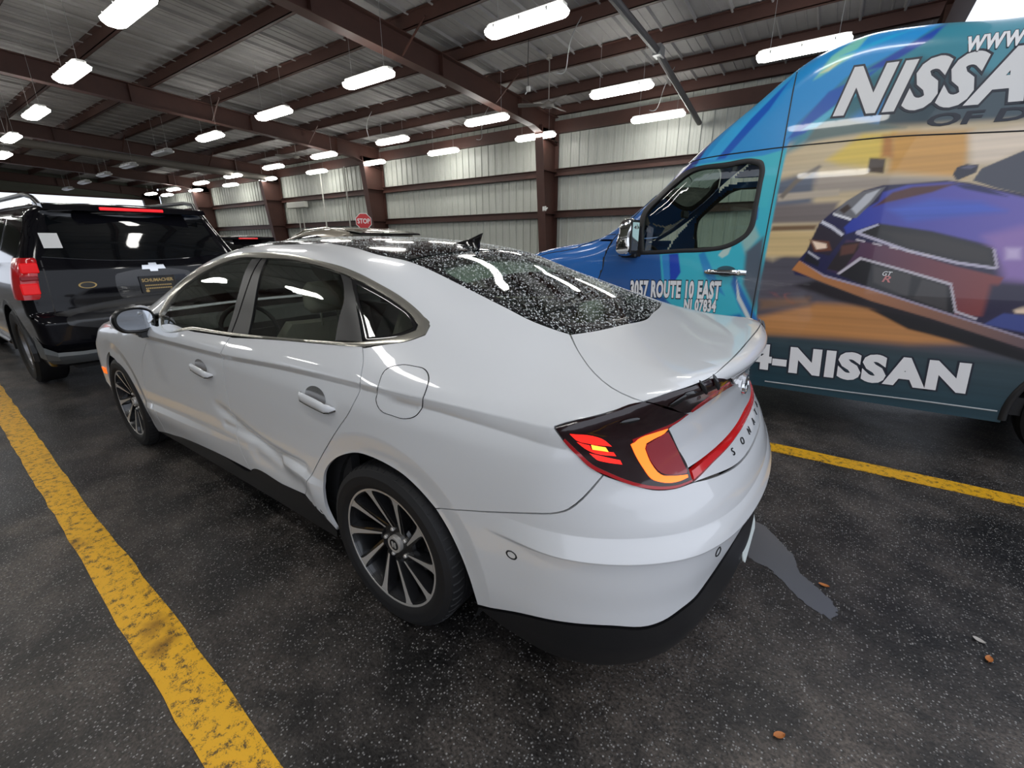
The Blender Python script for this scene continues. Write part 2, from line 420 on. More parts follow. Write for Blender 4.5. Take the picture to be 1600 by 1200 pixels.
def text(name,body,size,mat,parent,M,extr=.002,bold=None,shear=0,sx=1,space=1,align='CENTER',offset=0):
    cu=bpy.data.curves.new(name,'FONT'); cu.body=body; cu.size=size; cu.extrude=extr; cu.align_x=align; cu.align_y='CENTER'; cu.shear=shear; cu.space_character=space; cu.offset=offset
    cu.resolution_u=3
    t=bpy.data.objects.new(name,cu); COL.objects.link(t)
    dg=bpy.context.evaluated_depsgraph_get(); me=bpy.data.meshes.new_from_object(t.evaluated_get(dg)); bpy.data.objects.remove(t)
    A=np.zeros(len(me.vertices)*3); me.vertices.foreach_get('co',A); A=A.reshape(-1,3); A[:,0]*=sx
    H=np.concatenate([A,np.ones((len(A),1))],1)@np.array(M).T
    me.vertices.foreach_set('co',H[:,:3].ravel()); me.update(); me.materials.clear(); me.materials.append(mat)
    o=bpy.data.objects.new(name,me); COL.objects.link(o)
    if parent is not None: o.parent=parent
    return o
def frame(o,xax,yax):
    x=np.array(xax,float); y=np.array(yax,float); z=np.cross(x,y); M=np.eye(4); M[:3,0]=x; M[:3,1]=y; M[:3,2]=z; M[:3,3]=o; return M
ORD=['first','second','third','fourth','fifth','sixth','seventh','eighth','ninth','tenth']

# ---------------------------------------------------------------- building
WY=-11.0; XR=-2.2; XF=36.6; YL=11.0
COLX=[6.09,13.9,21.4,28.9,36.5]
zraf=lambda y:4.45+.05*(y+10)           # underside of the rafters
brown=MAT('red_oxide_steel',(.070,.028,.020),.55)
n=noise(brown,3,5,.6); LK(brown,mixc(brown,n.outputs[0],(.050,.021,.016),(.088,.036,.026)),BS(brown).inputs['Base Color'])
panelm=MAT('pale_wall_sheet',(.50,.52,.47),.42)
n=noise(panelm,1.3,6,.6); LK(panelm,mixc(panelm,n.outputs[0],(.44,.46,.41),(.58,.60,.55)),BS(panelm).inputs['Base Color'])
roofm=MAT('roof_sheet',(.30,.29,.28),.6)
n=noise(roofm,2.0,5,.6); LK(roofm,mixc(roofm,n.outputs[0],(.24,.23,.225),(.40,.39,.375)),BS(roofm).inputs['Base Color'])
olive=MAT('header_sheet',(.10,.105,.08),.6)
galv=MAT('galvanised',(.45,.46,.46),.4,.6)
cream=MAT('conduit_paint',(.55,.55,.50),.5)
dark=MAT('matt_black',(.012,.012,.013),.7)
# asphalt
asp=MAT('wet_asphalt',(.03,.03,.03),.4)
tc=ND(asp,'ShaderNodeTexCoord').outputs['Object']
big=noise(asp,.55,6,.62,tc); mid=noise(asp,3.2,6,.65,tc); fine=noise(asp,90,3,.6,tc)
damp=ramp(asp,big.outputs[0],[(.40,(0,0,0)),(.62,(1,1,1))])
base=mixc(asp,damp.outputs[0],(.011,.0107,.011),(.062,.053,.046))
m2=ramp(asp,mid.outputs[0],[(.40,(.40,.40,.40)),(.64,(1.9,1.82,1.74))])
base=mixc(asp,1.0,base,m2.outputs[0],'MULTIPLY')
f2=ramp(asp,fine.outputs[0],[(.35,(.45,.45,.45)),(.7,(1.9,1.9,1.9))]); base=mixc(asp,1.0,base,f2.outputs[0],'MULTIPLY')
vo=ND(asp,'ShaderNodeTexVoronoi'); vo.inputs['Scale'].default_value=120; LK(asp,tc,vo.inputs['Vector'])
sep=ND(asp,'ShaderNodeSeparateColor'); LK(asp,vo.outputs['Color'],sep.inputs[0])
st=ramp(asp,sep.outputs[0],[(.64,(0,0,0)),(.68,(1,1,1))]); dd=ramp(asp,vo.outputs['Distance'],[(.30,(1,1,1)),(.42,(0,0,0))])
fac=mixc(asp,1.0,st.outputs[0],dd.outputs[0],'MULTIPLY'); 
stc=mixc(asp,sep.outputs[1],(.04,.038,.036),(.34,.33,.315))
base=mixc(asp,fac,base,stc); LK(asp,base,BS(asp).inputs['Base Color'])
rr=ramp(asp,big.outputs[0],[(.38,(.30,.30,.30)),(.60,(.60,.60,.60))]); r2=mixc(asp,.25,rr.outputs[0],fine.outputs[0]); LK(asp,r2,BS(asp).inputs['Roughness'])
hb=ND(asp,'ShaderNodeMath',operation='ADD'); LK(asp,fine.outputs[0],hb.inputs[0]); LK(asp,fac,hb.inputs[1]); bump(asp,hb.outputs[0],.55,.004)
fl=MB().box((-16,-16,-.1),(62,18,0)).build('floor',asp,kind='structure')
# painted lines
yel=MAT('yellow_line_paint',(.72,.36,.012),.45)
tc=ND(yel,'ShaderNodeTexCoord').outputs['Object']; a=noise(yel,28,6,.7,tc); b=noise(yel,2.1,4,.6,tc)
g_=noise(yel,190,3,.7,tc); ag=ND(yel,'ShaderNodeMath',operation='MULTIPLY_ADD'); ag.inputs[1].default_value=.55; LK(yel,g_.outputs[0],ag.inputs[0]); LK(yel,a.outputs[0],ag.inputs[2])
w1=ramp(yel,ag.outputs[0],[(.62,(0,0,0)),(.76,(1,1,1))]); c=mixc(yel,w1.outputs[0],(.09,.055,.018),(.80,.42,.012)); 
w2=ramp(yel,b.outputs[0],[(.60,(1,1,1)),(.70,(.30,.26,.22))]); c=mixc(yel,1.0,c,w2.outputs[0],'MULTIPLY'); LK(yel,c,BS(yel).inputs['Base Color']); bump(yel,a.outputs[0],.5,.004)
def line(name,L,Rt,label):
    V=[];F=[]
    for z in (0.0,.004):
        for (x,y) in L+Rt[::-1]: V.append((x,y,z))
    n=len(L)*2
    F.append(tuple(range(n,2*n))); 
    for i in range(n): F.append((i,(i+1)%n,n+(i+1)%n,n+i))
    p=np.array([V[i][:2] for i in range(n)]); A=np.sum(p[:,0]*np.roll(p[:,1],-1)-np.roll(p[:,0],-1)*p[:,1])
    if A<0: F=[f[::-1] for f in F]
    return tag(mesh(name,V,F,yel),label,'line')
def wob(pts,amp=.006,st=.05):
    P=np.array(pts,float); o=[]
    for a,b in zip(P[:-1],P[1:]):
        k=max(1,int(np.linalg.norm(b-a)/st)); o+=[tuple(a+(b-a)*i/k+np.array([0,RNG.uniform(-amp,amp)])) for i in range(k)]
    return o+[tuple(P[-1])]
Lp=[(-2.5,1.68),(.046,1.586),(.844,1.559),(2.034,1.517),(4.284,1.443),(9,1.30),(30,.7)]; Rp=[(-2.5,1.54),(-.149,1.451),(.85,1.408),(2.13,1.376),(5.99,1.225),(9,1.13),(30,.52)]
def rsm(P,n): P=np.array(P); x=np.linspace(P[0,0],P[-1,0],n); return [(float(v),float(np.interp(v,P[:,0],P[:,1])+RNG.uniform(-.005,.005))) for v in x]
line('parking_line',rsm(Lp,260),rsm(Rp,260),'worn yellow painted line on the near side of the white saloon, nearest the camera')
line('parking_line',rsm([(-9,-1.63),(30,-1.63)],260),rsm([(-9,-1.775),(30,-1.775)],260),'yellow painted line between the white saloon and the wrapped van')
# wall on the far right side: ribbed sheets
wr=mesh('wall_right',*[[(XR,WY-.06,0),(XF,WY-.06,0),(XF,WY-.06,5.2),(XR,WY-.06,5.2)],[(0,1,2,3)[::-1]]],panelm,kind='structure')
w=.2772; prof=[(0,0),(.018,0),(.030,.032),(.052,.032),(.064,0),(.12,0),(.126,.005),(.14,.005),(.146,0),(.20,0),(.206,.005),(.22,.005),(.226,0),(w,0)]
V=[(x,y,z) for z in (.02,5.1) for x,y in prof]; k=len(prof); F=[(i,i+1,i+1+k,i+k)[::-1] for i in range(k-1)]
N=int((XF-XR)/w); p0=mesh('wall_panel',V,F,panelm,wr); p0.location=(XR,WY,0)
for i in range(1,N):
    c=p0.copy(); COL.objects.link(c); c.location=(XR+i*w,WY+.0015*(i%3-1),0)
# girts, columns, rafters, purlins, eave strut
def steel(name,mb,kind='structure'): return mb.build(name,brown,kind=kind)
def channel(x0,x1,y,z,h=.2,d=.07,t=.012):
    m=MB(); m.box((x0,y-d,z+h/2-t),(x1,y+d,z+h/2)); m.box((x0,y-d,z-h/2),(x1,y+d,z-h/2+t)); m.box((x0,y-t,z-h/2+t),(x1,y,z+h/2-t)); return m
cx=[XR+.1]+COLX
for a,b in zip(cx[:-1],cx[1:]):
    for z in (2.22,3.38): steel('girt',channel(a+.1,b-.1,WY+.13,z,.2,.08))
def column(x):
    m=MB(); y0=WY+.06; w_=.13; t=.016
    yi=lambda z:WY+.58+.095*z
    H=4.5
    m.prism([(y0,0),(y0+t,0),(y0+t,H),(y0,H)],x-w_,x+w_,'x')
    m.prism([(yi(0)-t,0),(yi(0),0),(yi(H),H),(yi(H)-t,H)],x-w_,x+w_,'x')
    m.prism([(y0+t,0),(yi(0)-t,0),(yi(H)-t,H),(y0+t,H)],x-.008,x+.008,'x')
    for z in (2.22,3.38,4.2): m.prism([(y0+t,z),(yi(z)-t,z),(yi(z)-t,z+.014),(y0+t,z+.014)],x-w_+.01,x+w_-.01,'x')
    m.box((x-.2,y0-.02,0),(x+.2,yi(0)+.03,.02))
    return steel('steel_column',m)
def rafter(x):
    m=MB(); w_=.12; t=.018
    ys=[WY+.1,WY+1.4,-6.5,YL]; dp=[.62,.52,.44,.44]
    bo=[zraf(y) for y in ys]; to=[4.45+.05*(y+10)+.44 for y in ys]; bo[0]-=.30; bo[1]-=.05
    P=list(zip(ys,bo)); Q=list(zip(ys,to))
    for i in range(3):
        a,b,c,d=P[i],P[i+1],Q[i+1],Q[i]
        m.prism([a,b,(b[0],b[1]+t),(a[0],a[1]+t)],x-w_,x+w_,'x')
        m.prism([(d[0],d[1]-t),(c[0],c[1]-t),c,d],x-w_,x+w_,'x')
        m.prism([(a[0],a[1]+t),(b[0],b[1]+t),(c[0],c[1]-t),(d[0],d[1]-t)],x-.008,x+.008,'x')
    for y in np.arange(-9,YL,2.9): m.prism([(y,zraf(y)+t),(y+.012,zraf(y)+t),(y+.012,zraf(y)+.42),(y,zraf(y)+.42)],x-w_+.01,x+w_-.01,'x')
    return steel('rafter',m)
for x in COLX: column(x); rafter(x)
column(XR+.1); rafter(XR+.1)
PY=[-10.75,-9.45,-8.0,-6.55,-5.05,-3.6,-2.15,-.7,.75,2.2,3.65,5.1,6.55,8.0,9.45]
ztop=lambda y:4.45+.05*(y+10)+.44
for y in PY:
    z=ztop(y); h=.22
    m=MB(); m.box((XR,y-.006,z),(XF,y+.006,z+h)); m.box((XR,y-.075,z),(XF,y+.006,z+.012)); m.box((XR,y-.075,z),(XF,y-.063,z+.03)); m.box((XR,y-.006,z+h-.012),(XF,y+.075,z+h))
    steel('purlin',m)
m=MB(); m.box((XR,WY+.02,4.42),(XF,WY+.16,4.74)); steel('eave_strut',m)
# sag rods and flange braces
for x in COLX[:3]:
    for y in (-7.9,-5.0,-2.1):
        m=MB(); m.tube([(x+.1,y,zraf(y)+.03),(x+.75,y+.02,ztop(y)+.05)],.02,5); m.tube([(x-.1,y,zraf(y)+.03),(x-.75,y+.02,ztop(y)+.05)],.02,5); steel('flange_brace',m)
# roof sheets
ce=mesh('ceiling',[(XR,WY-.3,4.45+.05*(WY-.3+10)+.72),(XF,WY-.3,4.45+.05*(WY-.3+10)+.72),(XF,YL,4.45+.05*(YL+10)+.72),(XR,YL,4.45+.05*(YL+10)+.72)],[(0,1,2,3),],roofm,kind='structure')
w=.61; prof=[(0,.0),(.03,.0),(.05,-.0),(.075,-.045),(.10,-.045),(.125,0),(.25,0),(.258,-.010),(.282,-.010),(.29,0),(.42,0),(.428,-.010),(.452,-.010),(.46,0),(w,0)]
y0,y1=WY-.2,YL
V=[(x,y,4.45+.05*(y+10)+.675+z) for y in (y0,y1) for x,z in prof]; k=len(prof); F=[(i,i+1,i+1+k,i+k)[::-1] for i in range(k-1)]
p0=mesh('roof_panel',V,F,roofm,ce); p0.location=(XR,0,0)
for i in range(1,int((XF-XR)/w)+1):
    c=p0.copy(); COL.objects.link(c); c.location=(XR+i*w,0,.002*(i%2))
# far end: header over the open doorway, and near-side wall
m=MB(); m.box((XF+.05,WY,4.22),(XF+.12,YL,6.2)); he=m.build('wall_far',olive,kind='structure')
for i in range(8):
    z=4.25+i*.24; mm=MB(); mm.box((XF+.02,WY+.1,z),(XF+.05,YL-.1,z+.22)); mm.build('header_board',olive,he)
steel('trim_1',MB().box((XF-.02,WY,4.15),(XF+.14,YL,4.24)))
wl=MB().box((XR,YL,0),(XF,YL+.1,5.9)).build('wall_left',olive,kind='structure')
# ---- strip lights
lampm=MAT('lit_diffuser',(.9,.9,.88),.4,emit=(1.0,.985,.94),es=LAMP)
offm=MAT('unlit_diffuser',(.50,.51,.52),.3)
hous=MAT('lamp_housing',(.55,.55,.53),.45)
def strip(on):
    t=thing('strip_light','','light')
    L=.63; b=.145
    ov=[(-L,-b*.6),(-L+.07,-b),(L-.07,-b),(L,-b*.6),(L,b*.6),(L-.07,b),(-L+.07,b),(-L,b*.6)]
    MB().prism([(x*.97,y*.62) for x,y in ov],.02,.06,'z').build('housing',hous,t)
    V=[(x*.97,y*.62,.022) for x,y in ov]+[(x,y,-.008) for x,y in ov]+[(x*.985,y*.92,-.05) for x,y in ov]+[(x*.95,y*.6,-.075) for x,y in ov]; n=8
    F=[]
    for r in (0,1,2):
        for i in range(n): j=(i+1)%n; F.append((r*n+i,(r+1)*n+i,(r+1)*n+j,r*n+j))
    F.append(tuple(24+i for i in range(8))[::-1]); mesh('diffuser',V,F,lampm if on else offm,t)
    m=MB()
    for s in (-1,1):
        for x in (-.42,0,.42): m.box((x-.012,s*b-.006,-.03),(x+.012,s*b+.006,.012))
    m.build('clip',galv,t)['kind']='stuff'
    for x in (-.45,.45):
        o=MB().tube([(0,0,0),(0,0,1)],.004,4).build('hanging_wire',galv,t); o.location=(x,0,.055)
    return t
LP=dict(A=[(2.9,-.85),(6.62,-.99),(10.11,-1.18),(14.08,-1.40),(18.1,-1.57),(21.97,-1.93),(25.8,-2.1),(29.5,-2.3)],
 B=[(2.74,-4.20),(6.25,-4.37),(9.86,-4.56),(13.56,-4.74),(17.31,-4.86),(21.28,-5.08),(24.95,-5.26),(28.89,-5.49),(33.0,-5.73)],
 C=[(-.27,-7.45),(2.76,-7.66),(6.28,-7.89),(9.90,-8.07),(13.56,-8.24),(17.29,-8.49),(21.09,-8.71),(24.86,-8.92),(29.06,-9.21),(32.77,-9.34)],
 D=[(2.80,-10.08),(6.28,-10.13),(9.89,-10.2),(13.47,-10.2),(17.07,-10.2),(20.91,-10.15),(24.57,-10.15),(28.71,-10.15),(32.76,-10.15)],
 E=[(-1.0,-.7),(-1.0,-4.0)],
 G=[(x,y) for y in (2.4,5.8) for x in (-.9,2.8,6.5,10.2,14,18,22,26,30)])  # G: unseen rows behind the camera, added for the light they give
rown=dict(A='row nearest the camera',B='second row from the camera',C='third row from the camera',D='row beside the ribbed wall',E='pair above the camera',G='unseen rows added for light behind the camera')
on0=strip(True); off0=strip(False); u0=u1=False
for r,L in LP.items():
    for i,(x,y) in enumerate(L):
        off=(r=='B' and i>=4)
        if off: o=off0 if not u1 else dup(off0); u1=True
        else: o=on0 if not u0 else dup(on0); u0=True
        o.location=(x,y,4.27)
        for c in o.children:
            if c.name.startswith('hanging'): c.scale=(1,1,4.45+.05*(y+10)+.69-4.325)
        o['group']='strip lights under the roof'
        if r=='G': o['label']='added lit white strip light out of view behind the camera, %s of the %s outer row'%(ORD[i%9],ORD[i//9])
        else: o['label']=('unlit' if off else 'lit')+' white strip light, %s along the %s'%(ORD[i],rown[r])
# ---- ceiling fans
fanm=MAT('fan_paint',(.30,.28,.25),.5)
def fan(x,y,z,a,label):
    t=thing('ceiling_fan',label,'fan',(x,y,z),a,'ceiling fans')
    m=MB(); m.lathe([(0,.02),(.05,.02),(.10,-.01),(.11,-.06),(.08,-.10),(0,-.11)],20,'z'); m.build('motor',fanm,t,True)
    MB().tube([(0,0,.02),(0,0,.85)],.012,6).build('down_rod',fanm,t)
    for k in range(3):
        q=2*math.pi*k/3; c,s=math.cos(q),math.sin(q); V=[]
        for (r,w,tz) in ((.10,.03,.0),(.2,.05,.012),(.62,.07,.018),(.66,.05,.016)):
            for sg in (-1,1):
                for dz in (-.004,.004): V.append((r*c-sg*w*s,r*s+sg*w*c,-.04+sg*tz+dz))
        F=[]
        for i in range(3):
            b=i*4; F+=[(b,b+4,b+6,b+2),(b+1,b+3,b+7,b+5),(b,b+1,b+5,b+4),(b+2,b+6,b+7,b+3)]
        F+=[(0,2,3,1),(12,13,15,14)]
        mesh('blade',V,F,fanm,t)
    MB().lathe([(0,.0),(.06,0),(.05,.06),(0,.07)],12,'z',(0,0,.80)).build('canopy',fanm,t,True)
fan(4.31,-7.52,4.25,.5,'three bladed ceiling fan hanging near the closest steel column')
fan(14.8,-7.99,4.35,1.1,'three bladed ceiling fan further back beside the third row of lights')
# ---- wires with white plugs hanging from the purlins
white=MAT('white_plastic',(.75,.75,.72),.4)
def plug(px,label):
    x,y,z=px; y=min(PY,key=lambda v:abs(v-y)); t=thing('hanging_plug',label,'plug',(x,y,z),0,'power drops under the roof')
    MB().tube([(0,0,.0),(.01,.01,.3),(0,0,ztop(y)-z+.1)],.006,5).build('cable',dark,t)
    m=MB(); m.box((-.035,-.03,-.09),(.035,.03,.0),.008); m.build('plug_body',white,t); MB().tube([(.02,0,-.07),(.06,.02,-.13)],.012,5).build('plug_tail',white,t)
plug((3.6,-2.2,4.45),'white plug on a black cable hanging left of the long near rafter')
plug((4.2,-5.9,4.3),'white plug on a black cable hanging beside the near rafter')
plug((15.5,-.9,4.2),'small white plug on a cable far over the black vehicle')
# ---- pipes and conduits
MB().tube([(1.95,4,5.02),(1.95,-7.2,4.62),(2.0,-10.8,4.15)],.06,10).build('pipe_run',MAT('dark_pipe',(.10,.095,.095),.5),kind='structure')
MB().box((1.88,-7.45,4.55),(2.02,-7.2,4.72)).build('pipe_coupling',galv,kind='structure')
MB().tube([(20.95,YL,5.05),(20.95,-10.4,4.28)],.13,12).build('duct_run',MAT('duct_paint',(.17,.155,.135),.6),kind='structure')
for x,z0,z1 in ((17.6,1.2,4.4),(15.9,1.2,4.4),(6.32,2.3,4.4)):
    MB().tube([(x,WY+.3,z0),(x,WY+.3,z1)],.03,8).build('conduit',cream,kind='structure')
t=thing('junction_box','cream electrical junction box on the wall beside the second tapered column','box',(19.7,WY+.3,3.1))
MB().box((-.75,-.08,-.12),(.75,.10,.14),.02).build('box_body',cream,t); MB().tube([(-.35,0,-.12),(-.35,0,-2.2)],.025,6).build('drop_pipe',cream,t); MB().tube([(.0,0,-.12),(.0,0,-2.2)],.025,6).build('drop_pipe',cream,t)
t=thing('wall_outlet','white outlet on the inner flange of the nearest wall column','outlet',(6.0,WY+.75,2.35)); MB().box((-.05,-.02,-.07),(.05,.06,.07),.01).build('outlet_body',white,t); MB().tube([(.02,.06,-.03),(-.1,.12,-.05),(-.16,.1,.02)],.02,6).build('outlet_plug',white,t)
for x,y,nm in ((2.3,-9.45,'second'),(3.1,-6.55,'nearest'),(7.4,-9.45,'third'),(10.6,-8.0,'fourth')):
    z=ztop(y)+.1; q=np.linspace(0,1,14)
    o=MB().tube([(x+.5*u,y+.12*math.sin(6*u),z-.75*math.sin(math.pi*u*.55)) for u in q],.009,5).build('cable_loop',galv); tag(o,'thin grey cable loop hanging from the roof purlins, %s from the camera'%nm,'cable','loose cables under the roof')

